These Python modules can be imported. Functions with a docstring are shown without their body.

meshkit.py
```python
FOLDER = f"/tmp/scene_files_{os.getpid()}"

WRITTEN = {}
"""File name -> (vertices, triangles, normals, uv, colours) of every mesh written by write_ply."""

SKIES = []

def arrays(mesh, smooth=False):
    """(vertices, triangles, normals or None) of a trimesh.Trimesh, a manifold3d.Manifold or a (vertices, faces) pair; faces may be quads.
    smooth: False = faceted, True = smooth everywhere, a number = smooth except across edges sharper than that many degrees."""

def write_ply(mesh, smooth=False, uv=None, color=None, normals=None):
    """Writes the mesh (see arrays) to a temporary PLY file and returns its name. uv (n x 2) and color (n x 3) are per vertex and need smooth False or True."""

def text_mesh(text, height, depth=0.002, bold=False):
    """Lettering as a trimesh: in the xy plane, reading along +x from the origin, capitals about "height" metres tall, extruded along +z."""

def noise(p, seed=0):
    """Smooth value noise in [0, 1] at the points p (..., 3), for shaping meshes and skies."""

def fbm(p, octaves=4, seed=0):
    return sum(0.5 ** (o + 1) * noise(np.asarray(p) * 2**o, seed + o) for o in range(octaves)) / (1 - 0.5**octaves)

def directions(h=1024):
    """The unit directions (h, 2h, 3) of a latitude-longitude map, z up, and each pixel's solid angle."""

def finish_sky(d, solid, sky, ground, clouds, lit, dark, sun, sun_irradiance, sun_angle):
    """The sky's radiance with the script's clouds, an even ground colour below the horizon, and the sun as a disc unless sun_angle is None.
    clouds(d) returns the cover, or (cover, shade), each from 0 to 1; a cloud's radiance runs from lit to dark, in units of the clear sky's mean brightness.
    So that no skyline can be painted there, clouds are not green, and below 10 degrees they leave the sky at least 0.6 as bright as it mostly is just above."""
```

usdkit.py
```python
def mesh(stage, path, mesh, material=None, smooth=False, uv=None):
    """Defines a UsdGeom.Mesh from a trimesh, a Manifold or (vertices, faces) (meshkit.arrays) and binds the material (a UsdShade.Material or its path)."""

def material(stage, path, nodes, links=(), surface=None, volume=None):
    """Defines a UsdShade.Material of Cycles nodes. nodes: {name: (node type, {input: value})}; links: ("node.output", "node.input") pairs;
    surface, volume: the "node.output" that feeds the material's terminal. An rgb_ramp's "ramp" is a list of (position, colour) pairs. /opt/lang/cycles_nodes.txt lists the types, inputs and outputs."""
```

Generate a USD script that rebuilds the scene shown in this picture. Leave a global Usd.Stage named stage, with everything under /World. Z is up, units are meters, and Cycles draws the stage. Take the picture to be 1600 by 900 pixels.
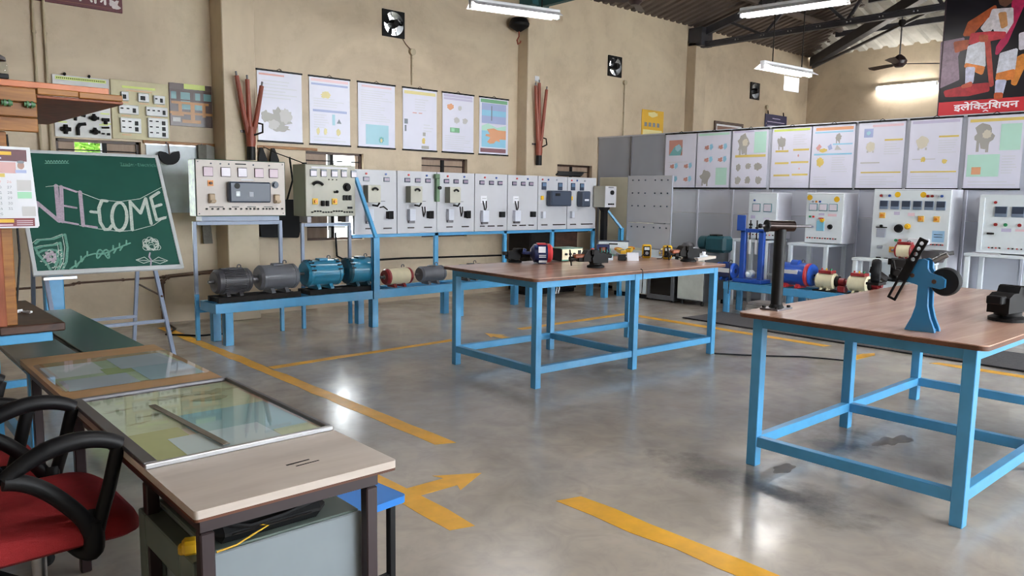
import math, random, json
import numpy as np, trimesh, shapely
from shapely.geometry import Polygon, box as sbox, Point
import manifold3d as m3
import usdkit, meshkit
from pxr import Usd, UsdGeom, UsdShade, UsdLux, Gf, Sdf, Vt

stage = Usd.Stage.CreateInMemory()
UsdGeom.SetStageUpAxis(stage, 'Z'); UsdGeom.SetStageMetersPerUnit(stage, 1.0)
UsdGeom.Xform.Define(stage, '/World'); UsdGeom.Scope.Define(stage, '/World/Looks')
rng = np.random.default_rng(7); random.seed(7)

# ------------------------------------------------------------------ camera, sky, exposure
EXPOSURE = 0.5
cam = UsdGeom.Camera.Define(stage, '/World/camera')
cam.CreateHorizontalApertureAttr(36.0); cam.CreateVerticalApertureAttr(20.25)
cam.CreateFocalLengthAttr(36.0 * 1199.28 / 1600)
cam.CreateClippingRangeAttr((0.05, 500.0)); cam.CreateExposureAttr(EXPOSURE)
R_, U_, F_ = (0.74533, -0.66655, 0.0142), (0.06962, 0.099, 0.99265), (0.66306, 0.73886, -0.12019)
cam.AddTransformOp().Set(Gf.Matrix4d(*R_, 0, *U_, 0, *[-c for c in F_], 0, 0, 0, 1.6, 1))
SKY = 5.0
dome = UsdLux.DomeLight.Define(stage, '/World/sky'); dome.CreateIntensityAttr(SKY); dome.CreateColorAttr(Gf.Vec3f(0.90, 0.96, 1.0))
TUBE = 62.0          # radiance of the fluorescent battens

# ------------------------------------------------------------------ materials
def lin(c):
    if isinstance(c, str):
        c = [int(c[i:i + 2], 16) / 255 for i in (1, 3, 5)]
    return np.array([x / 12.92 if x <= .04045 else ((x + .055) / 1.055) ** 2.4 for x in c])
MATS = {}
def M(name, col, rough=.5, metal=0., var=.12, scale=5., bump=0., bscale=60., stretch=None, detail=4, coat=0., emit=0., spec=None):
    """a principled surface whose colour wanders a little with a world-space noise"""
    if name in MATS: return MATS[name]
    c = lin(col)
    n = {'g': ('geometry', {}), 'mp': ('mapping', {'scale': stretch or (1, 1, 1)}),
         'n': ('noise_texture', {'scale': scale, 'detail': float(detail), 'roughness': .6}),
         'r': ('rgb_ramp', {'ramp': [(.25, c * (1 - var)), (.75, np.minimum(c * (1 + var), 1))]}),
         'p': ('principled_bsdf', {'roughness': rough, 'metallic': metal, 'coat_weight': coat})}
    l = [('g.position', 'mp.vector'), ('mp.vector', 'n.vector'), ('n.fac', 'r.fac'), ('r.color', 'p.base_color')]
    if bump:
        n['n2'] = ('noise_texture', {'scale': bscale, 'detail': 3.}); n['b'] = ('bump', {'strength': bump, 'distance': .01})
        l += [('mp.vector', 'n2.vector'), ('n2.fac', 'b.height'), ('b.normal', 'p.normal')]
    if spec is not None: n['p'][1]['specular_ior_level'] = spec
    if emit:
        n['p'][1].update({'emission_color': tuple(c), 'emission_strength': emit})
    MATS[name] = usdkit.material(stage, '/World/Looks/' + name, n, l, surface='p.BSDF')
    return MATS[name]

def mat_floor():
    n = {'g': ('geometry', {}), 'n1': ('noise_texture', {'scale': .8, 'detail': 5., 'roughness': .6, 'distortion': .4}), 'n2': ('noise_texture', {'scale': 5., 'detail': 6., 'roughness': .65, 'distortion': 1.2}),
         'r1': ('rgb_ramp', {'ramp': [(.3, lin('#9a9189')), (.5, lin('#b0a69c')), (.72, lin('#c3b7a8'))]}), 'r2': ('rgb_ramp', {'ramp': [(.3, (.80, .80, .82)), (.55, (1, 1, 1)), (.75, (1.1, 1.06, 1.0))]}),
         'mx': ('mix_color', {'blend_type': 'multiply', 'fac': .7}),
         'n3': ('noise_texture', {'scale': 1.7, 'detail': 4., 'roughness': .6}), 'rr': ('map_range', {'from_min': .3, 'from_max': .7, 'to_min': .13, 'to_max': .3, 'clamp': True}),
         'n4': ('noise_texture', {'scale': 9., 'detail': 3.}), 'b': ('bump', {'strength': .05, 'distance': .01}),
         'v': ('voronoi_texture', {'scale': 2.3, 'randomness': 1.}), 'rv': ('rgb_ramp', {'ramp': [(.0, (.55, .5, .45)), (.035, (.8, .77, .73)), (.06, (1, 1, 1))]}), 'mx2': ('mix_color', {'blend_type': 'multiply', 'fac': .55}),
         'p': ('principled_bsdf', {'ior': 1.5})}
    l = [('g.position', k + '.vector') for k in ('n1', 'n2', 'n3', 'n4', 'v')] + [('n1.fac', 'r1.fac'), ('n2.fac', 'r2.fac'), ('r1.color', 'mx.a'), ('r2.color', 'mx.b'), ('v.distance', 'rv.fac'),
         ('mx.result', 'mx2.a'), ('rv.color', 'mx2.b'), ('mx2.result', 'p.base_color'), ('n3.fac', 'rr.value'), ('rr.result', 'p.roughness'), ('n4.fac', 'b.height'), ('b.normal', 'p.normal')]
    # shade of the right hand table painted in as two irregular dark patches
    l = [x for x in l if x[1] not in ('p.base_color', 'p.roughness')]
    n.update({'n5': ('noise_texture', {'scale': 3.5, 'detail': 5., 'roughness': .65}), 'table_shade': ('mix_color', {'blend_type': 'multiply', 'b': (.2, .2, .215)}), 'ro': ('mix_float', {'b': .2}), 'om': ('math', {'math_type': 'maximum'})}); l.append(('g.position', 'n5.vector'))
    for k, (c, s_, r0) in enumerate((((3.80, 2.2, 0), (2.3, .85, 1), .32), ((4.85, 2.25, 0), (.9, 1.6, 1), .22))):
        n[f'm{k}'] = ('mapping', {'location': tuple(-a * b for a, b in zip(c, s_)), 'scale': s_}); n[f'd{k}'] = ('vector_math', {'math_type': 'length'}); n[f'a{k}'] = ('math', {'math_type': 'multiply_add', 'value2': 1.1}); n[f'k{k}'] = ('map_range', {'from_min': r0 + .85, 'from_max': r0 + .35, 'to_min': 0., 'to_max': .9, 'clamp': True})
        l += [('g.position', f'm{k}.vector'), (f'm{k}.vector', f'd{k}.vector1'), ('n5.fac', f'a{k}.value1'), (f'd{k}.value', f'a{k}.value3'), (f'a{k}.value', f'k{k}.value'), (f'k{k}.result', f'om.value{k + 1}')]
    l += [('om.value', 'table_shade.fac'), ('mx2.result', 'table_shade.a'), ('table_shade.result', 'p.base_color'), ('om.value', 'ro.fac'), ('rr.result', 'ro.a'), ('ro.result', 'p.roughness')]
    return usdkit.material(stage, '/World/Looks/polished_concrete', n, l, surface='p.BSDF')
def mat_wall():
    n = {'g': ('geometry', {}), 'n1': ('noise_texture', {'scale': .55, 'detail': 5., 'roughness': .62, 'distortion': .6}), 'n2': ('noise_texture', {'scale': 3.2, 'detail': 5., 'roughness': .7}),
         'r1': ('rgb_ramp', {'ramp': [(.3, lin('#b6a48e')), (.5, lin('#cbb9a0')), (.72, lin('#d8c8ae'))]}), 'r2': ('rgb_ramp', {'ramp': [(.25, (.80, .78, .74)), (.5, (1, 1, 1)), (.8, (1.03, 1.03, 1.0))]}),
         'mx': ('mix_color', {'blend_type': 'multiply', 'fac': .6}), 'n3': ('noise_texture', {'scale': 30., 'detail': 3.}), 'b': ('bump', {'strength': .15, 'distance': .006}),
         'p': ('principled_bsdf', {'roughness': .55})}
    l = [('g.position', k + '.vector') for k in ('n1', 'n2', 'n3')] + [('n1.fac', 'r1.fac'), ('n2.fac', 'r2.fac'), ('r1.color', 'mx.a'), ('r2.color', 'mx.b'), ('mx.result', 'p.base_color'), ('n3.fac', 'b.height'), ('b.normal', 'p.normal')]
    return usdkit.material(stage, '/World/Looks/cream_wall_paint', n, l, surface='p.BSDF')
def mat_wood(name, dark, light, along=(1, 8, 8), rough=.4, scale=2.2, seams=None):
    """grain stretched along one axis of the world"""
    n = {'g': ('geometry', {}), 'mp': ('mapping', {'scale': along}), 'n': ('noise_texture', {'scale': scale, 'detail': 6., 'roughness': .6, 'distortion': .5}),
         'n2': ('noise_texture', {'scale': scale * .35, 'detail': 2.}), 'r': ('rgb_ramp', {'ramp': [(.28, lin(dark)), (.72, lin(light))]}), 'r2': ('rgb_ramp', {'ramp': [(.3, (.78, .76, .76)), (.7, (1.08, 1.06, 1.04))]}),
         'mx': ('mix_color', {'blend_type': 'multiply', 'fac': .8}), 'b': ('bump', {'strength': .08, 'distance': .01}), 'p': ('principled_bsdf', {'roughness': rough})}
    l = [('g.position', 'mp.vector'), ('mp.vector', 'n.vector'), ('mp.vector', 'n2.vector'), ('n.fac', 'r.fac'), ('n2.fac', 'r2.fac'), ('r.color', 'mx.a'), ('r2.color', 'mx.b'), ('mx.result', 'p.base_color'), ('n.fac', 'b.height'), ('b.normal', 'p.normal')]
    return usdkit.material(stage, '/World/Looks/' + name, n, l, surface='p.BSDF')
def mat_glass(name, tint=(.93, 1, .97)):
    n = {'t': ('transparent_bsdf', {'color': tint}), 'gl': ('glossy_bsdf', {'color': (1, 1, 1), 'roughness': .03}), 'f': ('fresnel', {'IOR': 1.5}), 'm': ('mix_closure', {}), 'g': ('geometry', {}), 'i': ('math', {'math_type': 'subtract', 'value1': 1.}), 'k': ('math', {'math_type': 'multiply'})}
    return usdkit.material(stage, '/World/Looks/' + name, n, [('g.backfacing', 'i.value2'), ('i.value', 'k.value1'), ('f.fac', 'k.value2'), ('k.value', 'm.fac'), ('t.BSDF', 'm.closure1'), ('gl.BSDF', 'm.closure2')], surface='m.closure')
def mat_translucent(name, col, k=.35, scale=3.):
    c = lin(col)
    n = {'g': ('geometry', {}), 'n': ('noise_texture', {'scale': scale, 'detail': 4.}), 'r': ('rgb_ramp', {'ramp': [(.3, c * .8), (.7, np.minimum(c * 1.1, 1))]}), 'd': ('diffuse_bsdf', {}), 't': ('translucent_bsdf', {}), 'm': ('mix_closure', {'fac': k})}
    return usdkit.material(stage, '/World/Looks/' + name, n, [('g.position', 'n.vector'), ('n.fac', 'r.fac'), ('r.color', 'd.color'), ('r.color', 't.color'), ('d.BSDF', 'm.closure1'), ('t.BSDF', 'm.closure2')], surface='m.closure')
def mat_emit(name, col, s):
    return usdkit.material(stage, '/World/Looks/' + name, {'e': ('emission', {'color': tuple(col), 'strength': s})}, surface='e.emission')

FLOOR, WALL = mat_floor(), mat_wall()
TOPWOOD = mat_wood('worktop_wood', '#b08573', '#dfbaa6', (.35, 3.5, 3.5), rough=.24, scale=3.)
TOPEDGE = mat_wood('worktop_edge', '#4a2a1c', '#7a4a32', (.6, 3, 8), rough=.5)
PLY = mat_wood('pale_plywood', '#cdc1b7', '#dfd5cc', (1, 6, 6), rough=.5, scale=2.)
TANTOP = mat_wood('tan_laminate', '#b58d60', '#c79f72', (1, 5, 5), rough=.45)
PINE = mat_wood('varnished_pine', '#7a4a1c', '#b57a36', (1.2, 6, 9), rough=.45, scale=2.5)
REDWOOD = mat_wood('red_brown_wood', '#6e3418', '#9c5230', (5, 5, .8), rough=.5, scale=3)
DARKWOOD = mat_wood('dark_oiled_wood', '#33201a', '#57392b', (2, 5, 5), rough=.45, scale=4)
SHUTTER = mat_wood('shutter_wood', '#8f7a6a', '#b09a88', (6, 6, 1), rough=.6)
BLUE = M('sky_blue_enamel', '#50a0d2', .33, var=.08, scale=9, coat=.2)
BLUEGREY = M('blue_grey_paint', '#8e9bb3', .4, var=.08)
ROYAL = M('royal_blue_enamel', '#1f4fae', .35, var=.08, coat=.2)
TEALBLUE = M('teal_blue_enamel', '#2e86ab', .3, var=.1, coat=.3)
DEEPTEAL = M('deep_teal_paint', '#1d4b55', .4)
MACHBLUE = M('machine_blue_enamel', '#2c76a6', .3, var=.1, coat=.3)
NAVY = M('navy_enamel', '#1d2c5e', .3, coat=.3)
RED = M('red_enamel', '#c8343a', .35)
DKRED = M('dark_red_enamel', '#8e2326', .35)
CREAM = M('cream_enamel', '#e3d9b8', .4)
WHITE = M('white_laminate', '#bbbcc2', .4, var=.03)
PANELW = M('panel_white', '#c8beb7', .4, var=.03)
GREYP = M('grey_sheet_paint', '#c8ccd8', .45, var=.06, scale=1.5)
GREYQ = M('grey_sheet_light', '#bcc1cd', .45, var=.05, scale=1.5); GREYD = M('grey_sheet_dark', '#9ba0ac', .45, var=.06, scale=1.5)
PALE = M('pale_cabinet_paint', '#dde5ea', .4, var=.04)
PALESIDE = M('cabinet_side_grey', '#c6c7d0', .45, var=.05)
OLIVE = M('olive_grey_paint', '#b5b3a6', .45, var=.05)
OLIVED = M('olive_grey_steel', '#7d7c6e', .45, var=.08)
CREAMCUP = M('cream_steel_paint', '#c9c6b4', .45, var=.06)
IRON = M('black_iron', '#100f11', .6, var=.3, spec=.25)
BLACK = M('black_plastic', '#0f0f12', .5, var=.1, spec=.3)
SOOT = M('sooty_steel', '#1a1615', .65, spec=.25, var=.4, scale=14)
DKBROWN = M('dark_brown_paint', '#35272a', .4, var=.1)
GREYMOT = M('grey_motor_enamel', '#63666e', .35, var=.1, coat=.2)
GREYDK = M('dark_grey_motor', '#48474c', .4, var=.15)
STEEL = M('bright_steel', '#b9bbc0', .25, 1., var=.06)
ALU = M('aluminium_trim', '#c6c8cc', .35, .8, var=.04); WFRAME = M('white_frame_paint', '#cfd3d6', .4, var=.04)
STEELD = M('dull_steel', '#6e6c70', .4, .7, var=.1)
CHARC = M('charcoal_plastic', '#3c4658', .35, var=.05)
SLATE = M('slate_screen', '#3a4456', .2, var=.05)
METERF = M('meter_face', '#d9d2dc', .3, var=.03)
METERP = M('meter_face_pink', '#c7aebb', .3, var=.03)
YEL = M('yellow_plastic', '#e2b324', .4, var=.06)
FLOORYEL = M('floor_line_yellow', '#efb02a', .4, var=.14, scale=7)
ORANGE = M('orange_plastic', '#e08a2c', .4)
GREENP = M('green_lamp_plastic', '#2f8f60', .4)
REDP = M('red_lamp_plastic', '#c4403c', .4)
BLUEP = M('blue_lamp_plastic', '#2e4f9a', .4)
CHALKG = M('green_chalkboard', '#20564b', .5, var=.09, scale=3)
CHALK = M('white_chalk', '#c2cbc4', .9, var=.2, scale=60)
CHALKPK = M('pink_chalk', '#b9a8b8', .9, var=.2, scale=60)
CHALKGN = M('green_chalk', '#6fa292', .9, var=.25, scale=60)
GREENTOP = M('dark_green_top', '#27423f', .2, var=.12, scale=4)
GREYTOP = M('grey_green_top', '#4d5557', .2, var=.12, scale=4)
REDSEAT = M('red_seat_fabric', '#a8282c', .85, var=.12, scale=30, bump=.3, bscale=300)
PAPER = M('poster_paper', '#dcdcec', .3, var=.02)
PAPERW = M('white_paper', '#dfe0e6', .6, var=.03)
STOOLB = M('stool_blue', '#2a7fd6', .4, var=.05)
BOXGREY = M('box_grey_paint', '#8d979d', .4, var=.06)
BOXGREEN = M('box_green_paint', '#6d7a74', .45, var=.1)
RUBBER = M('black_rubber', '#16171a', .65, var=.2, spec=.3)
MATR = M('rubber_mat', '#4c4a4c', .8, var=.2, scale=25, bump=.4, bscale=120)
COPPER = M('red_brown_sleeve', '#8f4533', .45, var=.15)
ROOF = M('roof_sheet_dark', '#5c514c', .6, var=.25, scale=2)
ROOFLT = mat_translucent('roof_sheet_translucent', '#b9b6ae', .07)
TRUSS = M('truss_steel_paint', '#3f3f46', .5, var=.2)
TRUSST = M('truss_teal_paint', '#2f5f66', .5, var=.2)
PURLIN = M('purlin_paint', '#6b5f59', .55, var=.2)
PIPE = M('conduit_cream', '#b3a48a', .5, var=.15)
PIPEB = M('conduit_brown', '#5c4436', .5, var=.15)
MAROON = M('maroon_sign_paint', '#5a1624', .4, var=.08)
GLASSTOP = mat_glass('table_glass', (.985, 1., .995))
JARGLASS = mat_glass('jar_glass', (.95, .97, .97))
TUBEM = mat_emit('tube_glow', (1.0, .98, .95), TUBE)
LEAF = mat_translucent('leaf_green', '#6f9a48', .45, 8.)
GROUND = M('outside_ground', '#c9c4b8', .9, var=.2, scale=1)

# ------------------------------------------------------------------ geometry helpers
def _cham():
    pts = []
    for s in np.ndindex(2, 2, 2):
        s = np.array(s) * 2 - 1
        for k in range(3):
            pts.append((s, k))
    b = .2
    P = np.array([s * np.where(np.arange(3) == k, 1, 1 - b) for s, k in pts])
    h = trimesh.convex.convex_hull(P)
    idx = [int(np.argmin(((P - v) ** 2).sum(1))) for v in h.vertices]
    return [pts[i] for i in idx], np.array(h.faces)
CH_P, CH_F = _cham()
CH_S = np.array([p[0] for p in CH_P], float); CH_K = np.array([[i == p[1] for i in range(3)] for p in CH_P])
BX_V = np.array(list(np.ndindex(2, 2, 2)), float) * 2 - 1
BX_F = np.array(trimesh.convex.convex_hull(BX_V).faces); _h = trimesh.convex.convex_hull(BX_V); BX_V = np.array(_h.vertices)

class MB:
    """collects shapes that become one mesh"""
    def __init__(s): s.v, s.f, s.n = [], [], 0
    def raw(s, v, f):
        v = np.asarray(v, float); f = np.asarray(f, int)
        s.v.append(v); s.f.append(f + s.n); s.n += len(v); return s
    def mesh(s, m): return s.raw(*meshkit.arrays(m)[:2])
    def box(s, x0, x1, y0, y1, z0, z1, b=0., T=None):
        c = np.array([(x0 + x1) / 2, (y0 + y1) / 2, (z0 + z1) / 2]); h = np.abs(np.array([x1 - x0, y1 - y0, z1 - z0])) / 2
        if b:
            b = min(b, h.min() * .9); v = CH_S * np.where(CH_K, h, h - b) + c; f = CH_F
        else: v, f = BX_V * h + c, BX_F
        if T is not None: v = T(v)
        return s.raw(v, f)
    def bar(s, p, q, w, h, b=.004, up=(0, 0, 1)):
        """rectangular bar from p to q, w across, h along up"""
        p, q = np.array(p, float), np.array(q, float); d = q - p; L = np.linalg.norm(d); d /= L
        up = np.array(up, float)
        if abs(up @ d) > .98: up = np.array([0, 1., 0])
        x = np.cross(d, up); x /= np.linalg.norm(x); u = np.cross(x, d); Mx = np.stack([x, d, u])
        return s.box(-w / 2, w / 2, 0, L, -h / 2, h / 2, b, lambda v: v @ Mx + p)
    def cyl(s, p, q, r, r2=None, n=16, cap=True):
        p, q = np.array(p, float), np.array(q, float); r2 = r if r2 is None else r2
        return s.lathe([(0, 0), (r, 0), (r2, 1), (0, 1)] if cap else [(r, 0), (r2, 1)], p, q - p, n)
    def lathe(s, prof, o, axis, n=24):
        """profile of (radius, fraction along axis)"""
        o, ax = np.array(o, float), np.array(axis, float); L = np.linalg.norm(ax); d = ax / L
        t = np.array([1., 0, 0]) if abs(d[0]) < .9 else np.array([0, 1., 0])
        a = np.cross(d, t); a /= np.linalg.norm(a); b = np.cross(d, a); th = np.linspace(0, 2 * np.pi, n, endpoint=False)
        ring = np.cos(th)[:, None] * a + np.sin(th)[:, None] * b
        v = np.vstack([o + ring * r + ax * z for r, z in prof]); f = []
        for k in range(len(prof) - 1):
            for i in range(n):
                j = (i + 1) % n; A, B, C, D = k * n + i, k * n + j, (k + 1) * n + j, (k + 1) * n + i
                if prof[k][0] > 1e-9: f.append((A, B, C))
                if prof[k + 1][0] > 1e-9: f.append((A, C, D))
        f = np.array(f)
        return s.raw(v, f)
    def tube(s, pts, r, n=8):
        P = np.array(pts, float); rr = np.broadcast_to(np.asarray(r, float), len(P)); T = np.gradient(P, axis=0); T /= np.linalg.norm(T, axis=1)[:, None] + 1e-12
        u = np.cross(T[0], [0, 0, 1.]); u = u if np.linalg.norm(u) > .1 else np.cross(T[0], [0, 1., 0]); th = np.linspace(0, 2 * np.pi, n, endpoint=False); v = []
        for p, t, r_ in zip(P, T, rr):
            u = u - (u @ t) * t; u /= np.linalg.norm(u); w = np.cross(t, u)
            v.append(p + r_ * (np.cos(th)[:, None] * u + np.sin(th)[:, None] * w))
        v = np.vstack(v + [P[:1], P[-1:]]); f = []; m = len(P)
        for k in range(m - 1):
            for i in range(n):
                j = (i + 1) % n; f += [(k * n + i, k * n + j, (k + 1) * n + j), (k * n + i, (k + 1) * n + j, (k + 1) * n + i)]
        for i in range(n):
            j = (i + 1) % n; f += [(m * n, j, i), (m * n + 1, (m - 1) * n + i, (m - 1) * n + j)]
        return s.raw(v, f)
    def prism(s, poly, o, ux, uy, depth):
        """extrudes a 2-D polygon (shapely or points), laid along ux and uy from o, by the vector depth"""
        g = poly if hasattr(poly, 'geoms') or hasattr(poly, 'exterior') else Polygon(poly)
        ux, uy, dp = (np.array(a, float) for a in (ux, uy, depth)); flip = np.cross(ux, uy) @ dp < 0
        for q in getattr(g, 'geoms', [g]):
            if q.area < 1e-9: continue
            m = trimesh.creation.extrude_polygon(q, 1., engine='earcut'); v = np.array(m.vertices)
            f = np.array(m.faces); f = f[:, ::-1] if flip else f
            s.raw(np.array(o, float) + v[:, :1] * ux + v[:, 1:2] * uy + v[:, 2:] * dp, f)
        return s
    def sphere(s, c, r, sub=2, sc=(1, 1, 1)):
        m = trimesh.creation.icosphere(sub, 1.); return s.raw(np.array(m.vertices) * r * np.array(sc) + np.array(c), m.faces)
    def arr(s): return np.vstack(s.v), np.vstack(s.f)
    def xf(s, fn): s.v = [fn(v) for v in s.v]; return s
    def build(s, name, mat, parent=None, label=None, kind=None, smooth=32):
        pp = parent.GetPath() if parent is not None else Sdf.Path('/World')
        path = uniq(pp, name)
        m = usdkit.mesh(stage, str(path), s.arr(), mat, smooth=smooth)
        p = m.GetPrim()
        if label: p.SetCustomDataByKey('label', label)
        if kind: p.SetCustomDataByKey('kind', kind)
        return p
_used = {}
def uniq(pp, name):
    k = (str(pp), name); i = _used.get(k, -1) + 1; _used[k] = i
    return pp.AppendChild(name if i == 0 else f'{name}_{i:03d}')
def tag(p, label, cat, group=None, kind=None):
    p.SetCustomDataByKey('label', label); p.SetCustomDataByKey('category', cat)
    if group: p.SetCustomDataByKey('group', group)
    if kind: p.SetCustomDataByKey('kind', kind)
    return p
def thing(name, label, cat, loc=(0, 0, 0), rotz=0., group=None):
    x = UsdGeom.Xform.Define(stage, uniq(Sdf.Path('/World'), name))
    x.AddTranslateOp().Set(Gf.Vec3d(*map(float, loc)))
    if rotz: x.AddRotateZOp().Set(float(rotz))
    return tag(x.GetPrim(), label, cat, group)
def dup(root, loc, rotz, label, group=None):
    was = root.GetCustomData(); name = str(root.GetName())
    r = thing(name.rstrip('0123456789').rstrip('_'), label, was['category'], loc, rotz, group or was.get('group'))
    r.GetReferences().AddInternalReference(root.GetPath()); r.SetInstanceable(True)
    return r
def struct(name, mb, mat, parent=None, smooth=32):
    p = mb.build(name, mat, parent, smooth=smooth)
    if parent is None: p.SetCustomDataByKey('kind', 'structure')
    return p
def sroot(name):
    x = UsdGeom.Xform.Define(stage, uniq(Sdf.Path('/World'), name)).GetPrim(); x.SetCustomDataByKey('kind', 'structure'); return x
def spl(pts, k=5):
    """a smooth curve through the points"""
    from scipy.interpolate import CubicSpline
    P = np.array(pts, float); s = np.r_[0, np.cumsum(np.linalg.norm(np.diff(P, axis=0), axis=1))]; return CubicSpline(s, P)(np.linspace(0, s[-1], (len(P) - 1) * k + 1))
def rrect(x0, x1, y0, y1, r, n=5):
    return sbox(x0 + r, y0 + r, x1 - r, y1 - r).buffer(r, quad_segs=n)
X3, Y3, Z3 = np.eye(3)
# ------------------------------------------------------------------ the hall
YW, XF, XB, YB, EAVE, SLOPE = 9.65, 18.4, -3.0, -4.6, 5.05, .25
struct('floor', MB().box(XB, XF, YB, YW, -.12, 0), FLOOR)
struct('ground_outside', MB().box(XB - 14, XF + 14, YB - 14, YW + 14, -.5, -.14), GROUND)
WINS = [(1.95, 2.82), (4.9, 5.79), (6.79, 7.67), (9.69, 10.59)]
FANS = [(6.115, 6.47, 3.83, 4.19), (10.94, 11.32, 3.81, 4.17), (15.78, 16.16, 3.84, 4.2)]
wp = sbox(XB, 0, XF, EAVE + .05)
for a, b in WINS: wp = wp.difference(sbox(a, .94, b, 2.15))
for a, b, c, d in FANS: wp = wp.difference(sbox(a, c, b, d))
wl = struct('wall_left', MB().prism(wp, (0, YW + .23, 0), X3, Z3, -.23 * Y3), WALL)
for x0, x1, dep in [(3.67, 4.07, .36), (8.72, 9.09, .24), (13.36, 13.74, .22)]:
    MB().box(x0, x1, YW - dep, YW + .01, 0, 4.72, .01).build('pillar', WALL, wl)
struct('wall_far', MB().box(XF, XF + .23, YB, YW + .23, 0, EAVE + .06), WALL)
struct('wall_back', MB().box(XB - .23, XB, YB, YW + .23, 0, EAVE), WALL)
wr = sbox(XB, 0, XF, EAVE + .05)
RWIN = [(2.8, 6.2), (7.2, 10.6), (11.6, 15.0)]
for a, b in RWIN: wr = wr.difference(sbox(a, .9, b, 3.6))
struct('wall_right', MB().prism(wr, (0, YB, 0), X3, Z3, -.23 * Y3), WALL)
for k, (a, b) in enumerate(RWIN):           # the daylight side, behind the camera
    w = sroot(f'window_{k + 5}')
    m = MB().box(a, b, YB - .14, YB - .08, .9, .96).box(a, b, YB - .14, YB - .08, 3.54, 3.6)
    for i in range(5): x = a + (b - a - .06) * i / 4; m.box(x, x + .06, YB - .14, YB - .08, .9, 3.6)
    m.build('window_frame', TRUSS, w)
# the windows of the poster wall: wooden shutters, an iron mullion and guard bars
for k, (a, b) in enumerate(WINS):
    w = sroot(f'window_{k + 1}'); y0, y1 = YW + .06, YW + .13
    MB().box(a, a + .035, y0, y1, .94, 2.15).box(b - .035, b, y0, y1, .94, 2.15).box(a, b, y0, y1, 2.12, 2.15).box(a, b, y0, y1, .94, .97).build('window_frame', DARKWOOD, w)
    mul = {0: (2.42, 2.47), 1: (5.29, 5.34), 2: (7.2, 7.25), 3: (10.08, 10.12)}[k]
    MB().box(*mul, y0 - .01, y1, .97, 2.12).build('mullion', IRON, w)
    bars = MB()
    for z in (2.03, 1.86, 1.72, 1.3, 1.12): bars.cyl((a + .03, y0 - .004, z), (b - .03, y0 - .004, z), .006, n=6)
    bars.build('guard_bars', IRON, w)
    leaves = {0: [(1.985, 2.15), (2.47, 2.785)], 1: [(4.935, 5.25), (5.70, 5.755)], 2: [(6.825, 7.2), (7.25, 7.635)], 3: [(9.725, 10.08), (10.12, 10.555)]}[k]
    for p, q in leaves:
        MB().box(p, q, y0 + .02, y0 + .05, .97, 2.12, .005).build('shutter', SHUTTER, w)
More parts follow.
